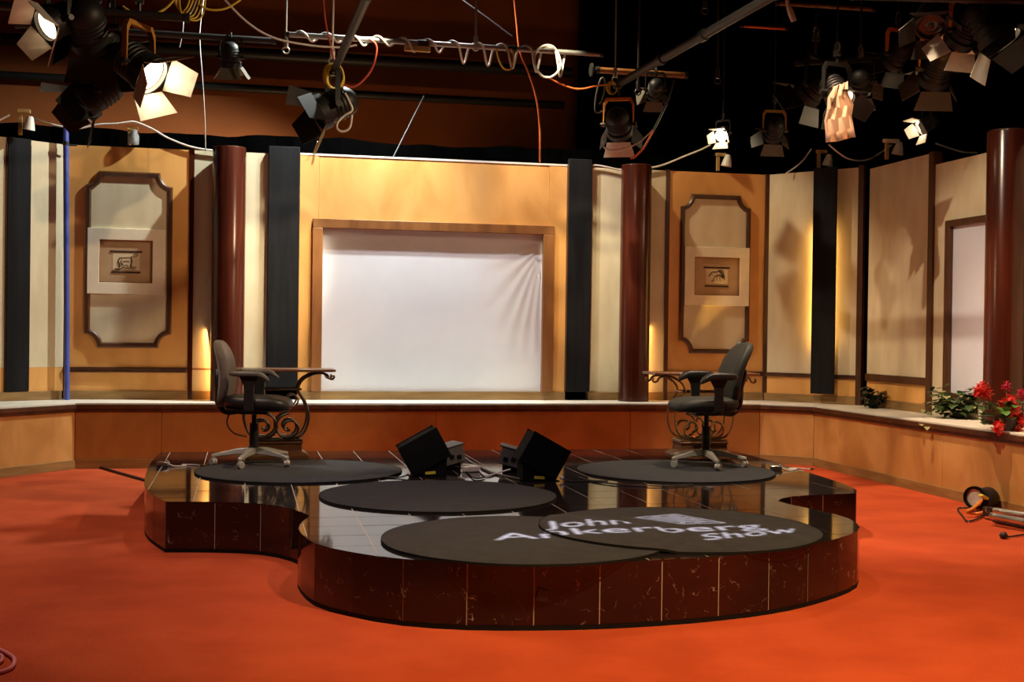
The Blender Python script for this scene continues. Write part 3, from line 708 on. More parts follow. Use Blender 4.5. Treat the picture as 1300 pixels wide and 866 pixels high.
# ------------------------------------------------------------------ iron scroll tables
def spiral(c, r0, r1, a0, turns, n=40, sx=1):
    return [V((c[0]+sx*(r0+(r1-r0)*k/n)*math.cos(a0+2*PI*turns*k/n), 0, c[1]+(r0+(r1-r0)*k/n)*math.sin(a0+2*PI*turns*k/n))) for k in range(n+1)]
def scroll_table(loc, rz, label, metal):
    r = thing('scroll_table', label, 'table', loc, rz)
    tp = [(x, y) for x, y in notched(-.46, .46, -.21, .21, .02, .02)]
    MB().prism(tp, .735, .757).build('table_top', 'table_wood', r, .006)
    mb = MB(); prof = [(.26, .17, 0), (.26, .17, .03), (.235, .15, .05), (.205, .125, .065), (.20, .12, .125), (.21, .13, .13), (.21, .13, .145)]
    vs = [(sx*a, sy*b, z) for a, b, z in prof for sx, sy in ((-1, -1), (1, -1), (1, 1), (-1, 1))]; fs = [(3, 2, 1, 0), (24, 25, 26, 27)]
    for j in range(6):
        for i in range(4): fs.append((j*4+i, j*4+(i+1) % 4, j*4+4+(i+1) % 4, j*4+4+i))
    mb.add(vs, fs).build('pedestal', 'plinth_walnut', r, .004)
    for y in (-.105, .105):
        at = lambda pts: [V((p[0], y, p[2] if len(p) == 3 else p[1])) for p in pts]
        fr_ = MB()
        for sx in (-1, 1):
            pts = spiral((sx*.10, .265), .118, .022, PI/2 if sx > 0 else PI/2, 1.55, 48, sx)
            fr_.tube(at(pts), .0105, 8)
            leg = crom([(sx*.05, 0, .155), (sx*.20, 0, .20), (sx*.255, 0, .34), (sx*.225, 0, .48), (sx*.17, 0, .58), (sx*.20, 0, .66), (sx*.28, 0, .712), (sx*.36, 0, .722), (sx*.40, 0, .705), (sx*.415, 0, .68), (sx*.44, 0, .672), (sx*.455, 0, .69), (sx*.445, 0, .705)], 6)
            fr_.tube(at(leg), .0095, 8)
            sc = spiral((sx*.12, .50), .07, .015, PI, 1.3, 36, sx); fr_.tube(at(sc), .007, 7)
        fr_.tube(at([(-.2, 0, .155), (.2, 0, .155)]), .009, 8); fr_.tube(at([(-.19, 0, .585), (.19, 0, .585)]), .009, 8)
        fr_.build('scroll_frame', metal, r)
    for x, z in ((-.2, .155), (.2, .155), (-.19, .585), (.19, .585), (0, .72), (-.33, .728), (.33, .728)):
        MB().tube([(x, -.115, z), (x, .115, z)], .008, 8).build('cross_bar', metal, r)
    r.scale = (1, 1, .955)
    return r
t1 = PZ(357, 582, HP+.013)
scroll_table((t1.x-.045, t1.y+.06, HP+.013), math.radians(2), 'walnut topped table on iron scrolls behind the taupe chair', 'iron')
t2 = PZ(885, 582, HP+.013)
scroll_table((t2.x+.06, t2.y+.1, HP+.013), math.radians(-2), 'walnut topped table on bronze scrolls behind the black leather chair', 'iron_bright')

# ------------------------------------------------------------------ tilted monitors with grey boxes
def monitor(px, py, tilt, sg, label):
    p = PZ(px, py, HP+.001); r = thing('floor_monitor', label, 'monitor', (p.x, p.y+.13, HP+.001))
    R = Matrix.Rotation(tilt, 3, 'Y'); Wd, Hd = .31, .225
    lowest = min((R @ V((sx*Wd/2, 0, sz*Hd/2))).z for sx in (-1, 1) for sz in (-1, 1))
    c = V((0, 0, -lowest+.002))
    MB().box(c, (Wd, .22, Hd), R).build('case', 'matte_black', r, .006)
    MB().box(c+R @ V((0, 0, Hd/2+.003)), (Wd-.04, .18, .008), R).build('screen', 'matte_black', r, .003)
    for y in (-.105, .105):
        MB().box(c+R @ V((0, y, Hd/2+.003)), (Wd, .012, .02), R).build('hood_edge', 'matte_black', r, .002)
    # wedge cradle under the raised side
    x0, x1 = -sg*.12, sg*.155
    a = [V((x0, -.10, 0)), V((x1, -.10, 0)), V((x1, -.10, .13)), V((x0*.2, -.10, .03))]
    MB().hexa(a, [q+V((0, .20, 0)) for q in a]).build('cradle', 'matte_black', r, .004)
    MB().box((sg*.035, -.103, .028), (.075, .004, .02), Matrix.Rotation(-sg*.05, 3, 'Y')).build('warning_sticker', 'yellow_sticker', r)
    mb = MB(); mb.lathe([(.014, 0), (.012, .02), (.006, .022)], (-sg*.125, -.11, .026), (0, -1, .2), 12).build('knob', 'white_plastic', r)
    MB().tube(crom([(-sg*.13, -.13, .02), (-sg*.2, -.16, .006), (-sg*.32, -.14, .005), (-sg*.45, -.17, .005)], 6), .0055).build('lead', 'black_cable', r)
    return r
monitor(541, 606, math.radians(-29), 1, 'black floor monitor tilted up towards the taupe chair')
monitor(692, 612, math.radians(29), -1, 'black floor monitor tilted up towards the black leather chair')
def grey_case(px, py, yaw, tilt, label):
    p = PZ(px, py, HP+.001); r = thing('equipment_case', label, 'box', (p.x, p.y+.1, HP+.001), yaw)
    R = Matrix.Rotation(tilt, 3, 'Y')
    MB().box((0, 0, .105), (.21, .22, .13), R).build('case', 'grey_box', r, .006)
    MB().box((0, 0, .175), (.215, .225, .012), R).build('lid', 'grey_metal', r, .003)
    MB().box((.0, 0, .025), (.17, .18, .05)).build('foot', 'matte_black', r, .004)
    for k in range(3): MB().box((-.06+.06*k, -.113, .10), (.035, .008, .03), R).build('socket', 'matte_black', r, .002)
    return r
grey_case(569, 597, .25, -.24, 'small grey equipment box behind the monitor facing the taupe chair')
grey_case(656, 600, -.25, .26, 'small grey equipment box behind the monitor facing the black leather chair')
def wire(name, pts, r, mat, label, sub=6, n=7, group=None, cat='cable'):
    return tag(MB().tube(crom(pts, sub), r, n).build(name, mat, sharp=80), label, cat, group)
zf = HP+.008
wire('cable', [PZ(588, 590, zf), PZ(604, 592, zf), PZ(612, 601, zf), PZ(620, 604, zf), PZ(634, 600, zf), PZ(648, 596, zf+.02)], .007, 'white_cable', 'pale cable looped on the platform between the two monitors')
wire('cable', [PZ(586, 578, zf), PZ(600, 588, zf), PZ(622, 599, zf), PZ(640, 604, zf), PZ(665, 609, zf)], .008, 'grey_box', 'grey cable running from one equipment box to the other monitor')
wire('cable', [PZ(578, 592, zf+.03), PZ(590, 597, zf), PZ(602, 607, zf), PZ(615, 606, zf)], .006, 'black_cable', 'thin black lead curling beside the monitor facing the taupe chair')
wire('cable', [PZ(735, 606, zf), PZ(760, 612, zf), PZ(800, 616, zf), PZ(850, 617, zf), PZ(880, 615, zf)], .005, 'black_cable', 'thin black lead trailing along the edge of the mat by the black leather chair')
tag(MB().box((PZ(598, 599, HP).x, PZ(598, 599, HP).y, HP+.022), (.13, .07, .042), Matrix.Rotation(.3, 3, 'Z')).build('adapter', 'white_plastic', bevel=.006), 'small white power adapter between the monitors', 'adapter')

# microphone bits lying on the platform corners
def mic_pack(px, py, rz, label):
    p = PZ(px, py, HP); r = thing('lapel_microphone', label, 'microphone', (p.x, p.y, HP+.001), rz)
    MB().box((0, 0, .018), (.09, .06, .034)).build('pack', 'silver', r, .006)
    MB().box((.03, 0, .040), (.02, .03, .012)).build('clip', 'silver', r, .003)
    MB().tube(crom([(.045, 0, .02), (.10, -.03, .006), (.17, .03, .006), (.12, .08, .006), (.2, .10, .006), (.28, .04, .006)], 6), .004).build('lead', 'white_cable', r)
    MB().lathe([(.008, 0), (.009, .02), (.004, .03)], (.28, .04, .008), (1, -.2, 0), 10).build('capsule', 'black_plastic', r)
    return r
mic_pack(207, 592, -.3, 'small silver microphone pack on the platform corner nearest the blue pole')
mic_pack(985, 597, -.2, 'small silver microphone pack on the platform corner behind the black leather chair')

# ------------------------------------------------------------------ blue pole
a = P(85, 507, 12.88); b = P(83.5, 110, 12.88); a.z = ZL+.002
r = thing('blue_pole', 'tall thin blue pole standing on the ledge at the wall corner', 'pole', a)
wb(MB().cyl(a, b, .028, n=16), r).build('tube', 'blue', r)
wb(MB().lathe([(.034, 0), (.034, .035)], a+(b-a)*((3.16-a.z)/(b.z-a.z)), b-a, 14), r).build('collar', 'black_metal', r)
q = a+(b-a)*((3.16-a.z)/(b.z-a.z)); wb(MB().cyl(q, q+V((.10, .03, .01)), .01), r).build('bracket', 'black_metal', r)

# ------------------------------------------------------------------ floor clutter
wire('cable', [PZ(108, 590, .012), PZ(122, 592, .012), PZ(150, 600, .012), PZ(175, 607, .012), PZ(192, 612, .012)], .012, 'black_cable', 'black cable on the carpet leading to the platform corner by the blue pole')
tag(MB().lathe([(.02, 0), (.03, .02), (.03, .10), (.018, .12)], PZ(110, 589, .032), (1, -.35, 0), 12).build('cable_plug', 'black_plastic'), 'black plug at the end of the carpet cable near the blue pole', 'plug')
wire('cable', [PZ(-30, 822, .01), PZ(-8, 823, .01), PZ(8, 829, .01), PZ(18, 837, .01), PZ(15, 847, .01), PZ(2, 853, .01), PZ(-20, 857, .01)], .009, 'pink_cable', 'pink cable loop lying on the open carpet in the near corner', 10)
wire('cable', [PZ(-20, 832, .01), PZ(-2, 831, .012), PZ(3, 836, .012), PZ(-3, 842, .01), PZ(-20, 845, .01)], .008, 'pink_cable', 'small inner pink cable loop inside the larger pink loop on the carpet', 8)
# light stand lying on the carpet
hd = PZ(1246, 650, .0); r = thing('light_stand', 'collapsed silver light stand with a black lamp head lying on the carpet', 'light stand', (hd.x, hd.y, 0))
loc = lambda px, py, z: PZ(px, py, z)-V((hd.x, hd.y, 0))
MB().cyl(loc(1262, 648, .10), loc(1420, 672, .10), .022, n=14).build('stand_leg', 'silver', r)
MB().cyl(loc(1258, 655, .07), loc(1420, 684, .07), .026, n=14).build('stand_leg', 'silver', r)
MB().cyl(loc(1262, 660, .025), loc(1420, 692, .022), .02, n=14).build('stand_leg', 'grey_metal', r)
MB().lathe([(.05, 0), (.085, .01), (.09, .12), (.07, .17), (.03, .18)], loc(1246, 634, .10), (.8, .5, .0), 18).build('lamp_head', 'black_metal', r)
MB().lathe([(.092, -.015), (.092, .012), (.07, .014), (.07, -.015)], loc(1238, 632, .11), (.8, .5, .0), 18, False).build('head_rim', 'black_metal', r)
MB().lathe([(.0, .0), (.07, .004)], loc(1238, 632, .11), (.8, .5, .0), 18).build('reflector', 'white_plastic', r)  # white colour stands in for the highlight on a silver reflector
MB().box(loc(1249, 631, .16), (.06, .05, .02), Matrix.Rotation(.5, 3, 'Y')).build('label_plate', 'yellow_sticker', r, .003)
MB().box(loc(1257, 650, .06), (.07, .10, .07)).build('collar', 'black_plastic', r, .01)
MB().lathe([(.014, 0), (.018, .015), (.018, .03)], loc(1253, 648, .11), (-.2, -1, .3), 12).build('knob', 'silver', r)
MB().tube(crom([loc(1246, 636, .10), loc(1236, 645, .07), loc(1228, 650, .04), loc(1240, 652, .03), loc(1250, 650, .05)], 6), .013).build('strap', 'orange_strap', r)
MB().tube(crom([loc(1250, 655, .012), loc(1230, 662, .012), loc(1222, 655, .012), loc(1216, 646, .012), loc(1228, 645, .02), loc(1236, 648, .04)], 6), .007).build('lead', 'black_cable', r)
tag(MB().lathe([(.0, 0), (.018, .003), (.03, .022), (.018, .044), (0, .048)], PZ(1274, 684, .001), (0, 0, 1), 12).build('rubber_knob', 'pot', sharp=80), 'small dark round knob lying on the carpet beside the light stand', 'knob')
wire('cable', [PZ(1276, 682, .01), PZ(1292, 680, .01), PZ(1310, 677, .01)], .006, 'black_cable', 'thin dark cord trailing from the small knob on the carpet')

# ------------------------------------------------------------------ plants on the side ledge
def leaf_mb(mb, p, d, size, wid=.7, droop=.3, lobes=False):
    d, s, u = frame_of(d); pts = []
    for t, w_ in ((0, .08), (.25, .8), (.5, 1.0), (.75, .7), (1, .05)):
        c = p+d*size*t-V((0, 0, droop*size*t*t)); pts.append((c-s*size*wid*.5*w_+u*.10*size*w_, c, c+s*size*wid*.5*w_+u*.10*size*w_))
    vs = [q for t in pts for q in t]; fs = []
    for j in range(4):
        for i in range(2): fs.append((j*3+i, j*3+i+1, j*3+i+4, j*3+i+3))
    mb.add(vs, fs)
def ivy(px, py, label, rng, nleaf, spread, height, mats, name, zb=ZL):
    b = PZ(px, py, zb+.001); r = thing(name, label, 'plant', b)
    MB().lathe([(.045, 0), (.058, .06), (.062, .07), (.054, .07), (.05, .055)], n=18).build('pot', 'pot', r)
    st = MB(); made = 0
    for k in range(16):
        a = rng.uniform(0, 2*PI); L = rng.uniform(.5, 1)
        e = V((math.cos(a)*spread[0]*L, math.sin(a)*spread[1]*L, .09+height*rng.uniform(.1, 1)*(1.1-L*.6)))
        st.tube(crom([(0, 0, .08), (e.x*.4, e.y*.4, max(.12, e.z*.9)), e], 4), .004, 5)
        for j in range(nleaf//16):
            t = rng.uniform(.25, 1.05); p = V((e.x*t, e.y*t, .08+(e.z-.08)*math.sin(min(1, t)*PI/2)))+V([rng.gauss(0, .022) for _ in range(3)])
            p.z = max(.03, p.z)
            mb = MB(); leaf_mb(mb, p, V((rng.gauss(math.cos(a), .7), rng.gauss(math.sin(a), .7)-.3, rng.uniform(-.2, .7))), rng.uniform(.05, .095), .9, rng.uniform(.1, .6))
            mb.build('leaf', mats[0] if rng.random() > .28 else mats[1], r, sharp=80); made += 1
    for k in range(nleaf//4):
        a = rng.uniform(0, 2*PI); q = rng.uniform(.05, .75)
        p = V((math.cos(a)*spread[0]*q, math.sin(a)*spread[1]*q, rng.uniform(.03, .13)))
        mb = MB(); leaf_mb(mb, p, V((math.cos(a)+rng.gauss(0, .4), math.sin(a)-.5, rng.uniform(-.3, .5))), rng.uniform(.05, .09), .9, .4)
        mb.build('leaf', mats[0] if rng.random() > .28 else mats[1], r, sharp=80)
    st.build('stems', 'leaf', r)
    return r
rg = random.Random(11)
iv = ivy(1218, 531, 'bushy green and cream ivy plant on the ledge below the lilac window', rg, 224, (.33, .20), .25, ('leaf', 'leaf_pale'), 'ivy_plant')
# trailing sprig over the nosing
for k in range(9):
    mb = MB(); p = PZ(1176+rg.uniform(-7, 7), 522+k*1.6, ZL+.01)-iv.location; p.z = max(p.z-.005*k, -.05)
    leaf_mb(mb, p+V((0, 0, .04-.006*k)), V((-.4, -.8, rg.uniform(-.6, .3))), .055, .9, .4); mb.build('leaf', 'leaf_pale', iv, sharp=80)
ivy(1109, 518, 'small very dark leafy plant on the ledge in the corner', random.Random(5), 64, (.15, .12), .17, ('leaf_dark', 'leaf_dark'), 'dark_plant')
def bloom(mb, c, R, rng):
    for k in range(30):
        z = 1-2*(k+.5)/30; a = k*2.39996; d = V((math.cos(a)*math.sqrt(1-z*z), math.sin(a)*math.sqrt(1-z*z), z))
        p = c+d*R*.72; leaf_mb(mb, p, (d+V([rng.gauss(0, .5) for _ in range(3)])).normalized(), R*.55, 1.1, .1)
gb = PZ(1277, 546.5, ZL+.001)
gr = thing('geranium', 'red geraniums with bright green leaves on the ledge in front of the dark column', 'flowers', gb)
MB().lathe([(.07, 0), (.09, .10), (.095, .11), (.08, .11), (.075, .09)], n=18).build('pot', 'pot', gr)
flowers = [(1246, 493, .06, 'petal', -.02), (1252, 500, .055, 'petal', 0), (1241, 498, .04, 'petal', .03), (1278, 490, .04, 'petal_pink', .05), (1283, 510, .06, 'petal', 0), (1272, 512, .035, 'petal', 0),
           (1288, 523, .06, 'petal', -.04), (1297, 500, .045, 'petal_pink', .06), (1297, 534, .05, 'petal', -.08), (1268, 543, .055, 'petal', -.16), (1293, 548, .04, 'petal', -.1), (1312, 515, .06, 'petal', 0), (1322, 500, .05, 'petal', .05)]
gs = MB()
for px, py, R, mt, dy in flowers:
    c = P(px, py, gb.y+dy)-gb
    mb = MB(); MB.pad(mb, c, (R*.7, R*.7, R*.65), 1, 12, 8); bloom(mb, c, R, rg); mb.build('bloom', mt, gr, sharp=80)
    if c.z > .1: gs.tube(crom([(c.x*.2, c.y*.2, .08), (c.x*.6, c.y*.6, c.z*.6), c], 4), .005, 5)
gs.build('stems', 'leaf_bright', gr)
for k in range(70):
    px = rg.choice([rg.uniform(1258, 1300), rg.uniform(1268, 1296), rg.uniform(1240, 1262)]); py = rg.uniform(512, 540)
    p = P(px, py, gb.y+rg.uniform(-.12, .1))-gb; p.z = max(.02, p.z); mb = MB()
    leaf_mb(mb, p, V((rg.gauss(0, .6), rg.gauss(-.5, .5), rg.uniform(-.1, .8))), rg.uniform(.06, .10), 1.0, .4)
    mb.build('leaf', 'leaf_bright' if px > 1262 and rg.random() > .4 else 'leaf', gr, sharp=80)

# ------------------------------------------------------------------ lighting grid: pipes and hangers
def pipe(a, b, r, mat, label, name='grid_pipe', caps=True, couplers=()):
    a, b = V(a), V(b); t = thing(name, label, 'pipe', (a+b)/2)
    wb(MB().cyl(a, b, r, n=14), t).build('tube', mat, t)
    d = (b-a).normalized()
    for e, s in ((a, 1), (b, -1)): wb(MB().cyl(e-d*.004*s, e+d*.03*s, r*1.18, n=14), t).build('end_cap', 'dark_pipe', t)
    for u in couplers:
        c = a.lerp(b, u); wb(MB().cyl(c-d*.05, c+d*.05, r*1.3, n=14), t).build('coupler', 'dark_pipe', t)
    return t
Y1 = 11.4
pa, pb = P(363, 46, Y1), P(765, 67, Y1); zp = (pa.z+pb.z)/2; pa.z = pb.z = zp
pipe(pa, pb, .024, 'pipe', 'long pale grid pipe wrapped in cable above the screen wall', couplers=(.42, .7))
pl0, pl1 = P(20, 38, 11.9), P(350, 46, 11.9); pl0.z = pl1.z = (pl0.z+pl1.z)/2
pipe(pl0, pl1, .03, 'dark_pipe', 'unlit stretch of grid pipe, coloured dark, high above the hound print')  # continues the pale pipe, its lack of light put into the colour
e2, s2 = P(425, 88, 11.0), P(468, -8, 8.0); s2.z = e2.z+.0
s2 = PZ(467, -6, e2.z)
pipe(e2, s2, .034, 'dark_pipe', 'dark diagonal pipe ending at the yellow cable coil')
e3 = P(783, 108, 11.6); s3 = PZ(985, -8, e3.z)
pipe(e3, s3, .038, 'dark_pipe', 'dark diagonal pipe running up from the orange yoked lamp', couplers=(.35, .62))
h0, h1 = P(757, 88, 12.3), P(872, 97, 12.3); h0.z = h1.z = (h0.z+h1.z)/2
t = pipe(h0, h1, .032, 'frame', 'short rust brown pipe with an end flange above the column by the black leather chair')
wb(MB().cyl(h0+V((-.06, 0, 0)), h0+V((-.045, 0, 0)), .07, n=16), t).build('flange', 'grey_metal', t); wb(MB().cyl(h0+V((-.06, 0, 0)), h0, .012), t).build('spigot', 'grey_metal', t)
rp0, rp1 = P(905, 30, 9.8), P(1110, 18, 7.6)
pipe(P(940, 33, 10.5), P(1000, 37, 10.5), .012, 'orange_cable', 'thin orange rod clamped across the dark diagonal pipe')
pipe(P(985, 4, 10.4), P(1110, 12, 10.4), .02, 'frame', 'rust brown rod at the top of the dark grid')
pg0, pg1 = P(1010, 80, 10.6), P(1330, 60, 9.2)
pipe(pg0, pg1, .03, 'dark_pipe', 'dark grid pipe carrying the lamps over the side wall')
pg2, pg3 = P(1080, -5, 9.0), P(1340, 2, 8.4)
pipe(pg2, pg3, .03, 'dark_pipe', 'dark grid pipe above the white barn door lamp')
lp0, lp1 = P(-30, 8, 9.6), P(240, 20, 9.6); lp0.z = lp1.z = (lp0.z+lp1.z)/2
pipe(lp0, lp1, .03, 'dark_pipe', 'dark grid pipe carrying the lit lamps above the blue pole')
def hanger(px0, py0, px1, py1, Y, mat, label, r=.010, eye=True):
    a, b = P(px0, py0, Y), P(px1, py1, Y); t = thing('hanger_rod', label, 'rod', b, group='hanger rods of the lighting grid')
    a.z = 6.1; a.x += 0
    wb(MB().cyl(b, a, r, n=8), t).build('rod', mat, t)
    if eye: wb(MB().lathe([(.018, 0), (.022, .02), (.022, .07), (.018, .09)], b+V((0, 0, -.02)), (0, 0, 1), 10), t).build('turnbuckle', mat, t)
    wb(MB().tube([b+V((.03*math.cos(k), 0, .03*math.sin(k)-.04)) for k in [i*2*PI/12 for i in range(12)]], .007, 6, True), t).build('eye_ring', mat, t)
    return t
hanger(363, 0, 363, 58, Y1, 'steel_wire', 'pale steel hanger rod holding the start of the cable wrapped pipe')
hanger(425, 0, 422, 72, 11.0, 'white_cable', 'white hanger line above the yellow cable coil', .009)
hanger(603, 0, 604, 55, Y1, 'steel_wire', 'pale steel hanger rod at the middle of the cable wrapped pipe')
hanger(782, 0, 781, 96, 11.6, 'steel_wire', 'thin steel hanger rod above the orange yoked lamp', .008)
hanger(813, 0, 810, 112, 11.9, 'grey_metal', 'dark hanger rod just beside the orange yoked lamp', .012)
hanger(912, 0, 911, 97, 10.8, 'dark_pipe', 'dark drop rod hanging under the middle of the dark diagonal pipe', .012)
hanger(895, 0, 895, 8, 10.4, 'grey_metal', 'short stub rod at the top of the dark diagonal pipe', .02)

# cable wound round the long pipe
pts = []; rng = random.Random(4); turns = 11; N = turns*14
drop = [rng.uniform(.0, .05) for _ in range(turns+1)]
for k, v in ((4, .05), (5, .04), (6, .13), (7, .14), (8, .15), (9, .17), (10, .20)): drop[k] = v
drop = drop[:turns+1]+[.1]
for i in range(N+1):
    t = i/N; a = 2*PI*turns*t; c = pa.lerp(pb, .02+.86*t); k = int(turns*t); rr = .036
    z = math.sin(a)*rr; y = math.cos(a)*rr
    if z < 0: z -= drop[k]*(-math.sin(a))**1.5
    pts.append(c+V((0, y, z)))
wire('cable', pts, .011, 'white_cable', 'pale cable wound round the long grid pipe in loose loops', 2, 6)
tag(MB().box(P(530, 62, Y1), (.24, .05, .05)).build('junction_box', 'raw_wood', bevel=.004), 'small tan junction box fixed under the cable wrapped pipe', 'box')
bc = P(695, 78, Y1-.05)
tag(MB().tube(crom([bc+V((.13*math.cos(a), .02*math.sin(3*a), .15*math.sin(a))) for a in [i*PI/5 for i in range(11)]], 4), .012, 7).build('cable', 'white_cable', sharp=80), 'big pale cable loop hanging at the end of the cable wrapped pipe', 'cable')
wire('cable', [P(x, y, Y1-.06) for x, y in ((630, 62), (634, 78), (641, 88), (650, 86), (652, 70), (648, 62))], .009, 'yellow_cable', 'short yellow cable loop drooping from the cable wrapped pipe')
def chain(pts, Y): return [P(x, y, Y) for x, y in pts]
wire('cable', chain([(652, -10), (656, 30), (660, 65), (672, 95), (681, 125), (685, 160), (685.5, 206)], 11.9), .010, 'orange_cable', 'long orange cord falling from the grid to the top of the screen wall')
wire('cable', chain([(698, 99), (715, 108), (735, 113), (757, 109), (773, 107)], 11.6), .009, 'orange_cable', 'orange cord sagging from the wrapped pipe to the orange yoked lamp')
wire('cable', chain([(410, -8), (413, 25), (419, 55), (424, 76)], 10.9), .008, 'red_cable', 'thin red cord dropping to the yellow cable coil')
wire('cable', chain([(468, 49), (477, 56), (478, 68), (472, 88), (460, 103), (449, 110), (437, 108)], 11.1), .009, 'red_cable', 'red cord looping from the pipe down to the yellow coil')
wire('cable', chain([(275, -12), (310, 25), (345, 47), (390, 57), (430, 60), (453, 57)], 10.9), .009, 'white_cable', 'pale cord sagging across in front of the wrapped pipe')
wire('cable', chain([(156, 8), (165, 14), (180, 19), (198, 17), (212, 9), (224, -4)], 10.6), .010, 'yellow_cable', 'yellow cable sagging from the cable bundle towards the bright lamp')
wire('cable', chain([(254, 6), (265, 12), (282, 12), (296, 6), (312, -6)], 10.6), .009, 'yellow_cable', 'yellow cable sagging away from the bundle towards the wrapped pipe')
cb = thing('cable_bundle', 'tangled yellow and grey cable bundle at the top of the grid', 'cable', P(237, 12, 10.6))
for k in range(6):
    c = P(232+k*2.5, 0, 10.6)-cb.location; ph = k*.5; h = .10+.015*k
    MB().tube(crom([c+V(((.05+.012*k)*math.cos(a)+.01*math.sin(5*a+ph), .03*math.sin(2*a+ph), h*math.sin(a))) for a in [i*PI/4+.2 for i in range(9)]], 4), .007, 6).build('coil', 'yellow_cable' if k != 2 else 'steel_wire', cb, sharp=80)
wire('wire', chain([(259, -5), (254, 35), (254, 60), (257, 100), (260, 150), (261, 192)], 12.4), .006, 'steel_wire', 'thin pale wire hanging down to the narrow panel by the column')
wire('wire', chain([(233, 20), (232, 40), (228, 60)], 12.0), .005, 'steel_wire', 'short thin wire hanging under the yellow cable bundle')
tag(MB().cyl(P(538, 122, 13.4), P(499, 200, 13.06), .007, n=8).build('thin_stick', 'grey_metal'), 'thin grey stick leaning on the top of the screen wall', 'stick')
tag(MB().cyl(P(404, 180, 12.9), P(397, 199, 13.02), .012, n=8).build('thin_stick', 'raw_wood'), 'short tan stick poking over the wall below the unlit hanging lamp', 'stick')
wire('wire', chain([(580, -5), (615, 20), (650, 46)], 12.5), .008, 'black_cable', 'dark slack line crossing above the middle hanger rod')
# ring coil of yellow cable on the end of the diagonal pipe
cc = thing('cable_coil', 'round yellow cable coil hanging on the end of the dark diagonal pipe', 'cable', P(425, 97, 10.95))
for k in range(5):
    mb = MB(); mb.tube([V(((.088-.004*k)*math.cos(a)+.006*k-.012, -.02+.012*k, (.11-.005*k)*math.sin(a)-.004*k)) for a in [i*2*PI/26 for i in range(26)]], .008, 6, True); mb.build('coil', 'yellow_cable', cc, sharp=80)
yc = thing('cable_coil', 'small yellow cable knot above the orange yoked lamp', 'cable', P(776, 112, 11.55))
for k in range(4):
    mb = MB(); mb.tube([V(((.05-.004*k)*math.cos(a)+.008*k, .012*k-.02, (.062-.005*k)*math.sin(a))) for a in [i*2*PI/20 for i in range(20)]], .008, 6, True); mb.build('coil', 'yellow_cable', yc, sharp=80)
wire('cable', chain([(769, 140), (756, 142), (757, 120), (763, 100), (768, 104), (765, 125), (761, 132)], 12.0), .009, 'grey_box', 'doubled grey cable end hanging beside the orange yoked lamp')
# white cables along the top of the set walls
wire('cable', chain([(36, 147), (60, 156), (80, 161), (100, 163), (125, 158), (148, 157), (162, 155), (172, 155), (192, 163), (215, 176), (245, 187), (278, 192)], 12.95), .010, 'white_cable', 'white cable draped along the wall top from the clear jar lamp to the column')
wire('cable', chain([(-10, 158), (0, 152), (12, 146)], 12.4), .010, 'white_cable', 'short white cable arriving at the wooden lamp post beyond the blue pole')
wire('cable', chain([(748, 211), (758, 210), (770, 212), (784, 215), (800, 217), (818, 214), (840, 210), (870, 198), (890, 190), (902, 184)], 12.95), .010, 'white_cable', 'white cable draped from the screen wall over the column to the small clamp lamp')
wire('cable', chain([(998, 220), (1010, 212), (1020, 203), (1030, 189)], 12.7), .008, 'white_cable', 'white cable rising from the corner panel to the shaded clamp lamp')
wire('cable', chain([(1052, 183), (1062, 192), (1076, 201), (1092, 204), (1108, 200), (1132, 184)], 12.2), .009, 'white_cable', 'white cable sagging above the corner between two clamp lamps')
wire('cable', chain([(1188, 182), (1205, 188), (1222, 193), (1240, 194)], 11.0), .008, 'white_cable', 'white cable behind the dark column on the side wall')
bcord = chain([(856, 101), (850, 120), (843, 138), (835, 155), (829, 166)], 11.5)
wire('cable', bcord, .012, 'black_cable', 'black cord hanging beside the orange yoked lamp')
wire('cable', chain([(829, 166), (823, 178), (815, 190), (806, 199), (801, 201)], 11.5), .011, 'orange_cable', 'frayed orange cord end hanging above the column')

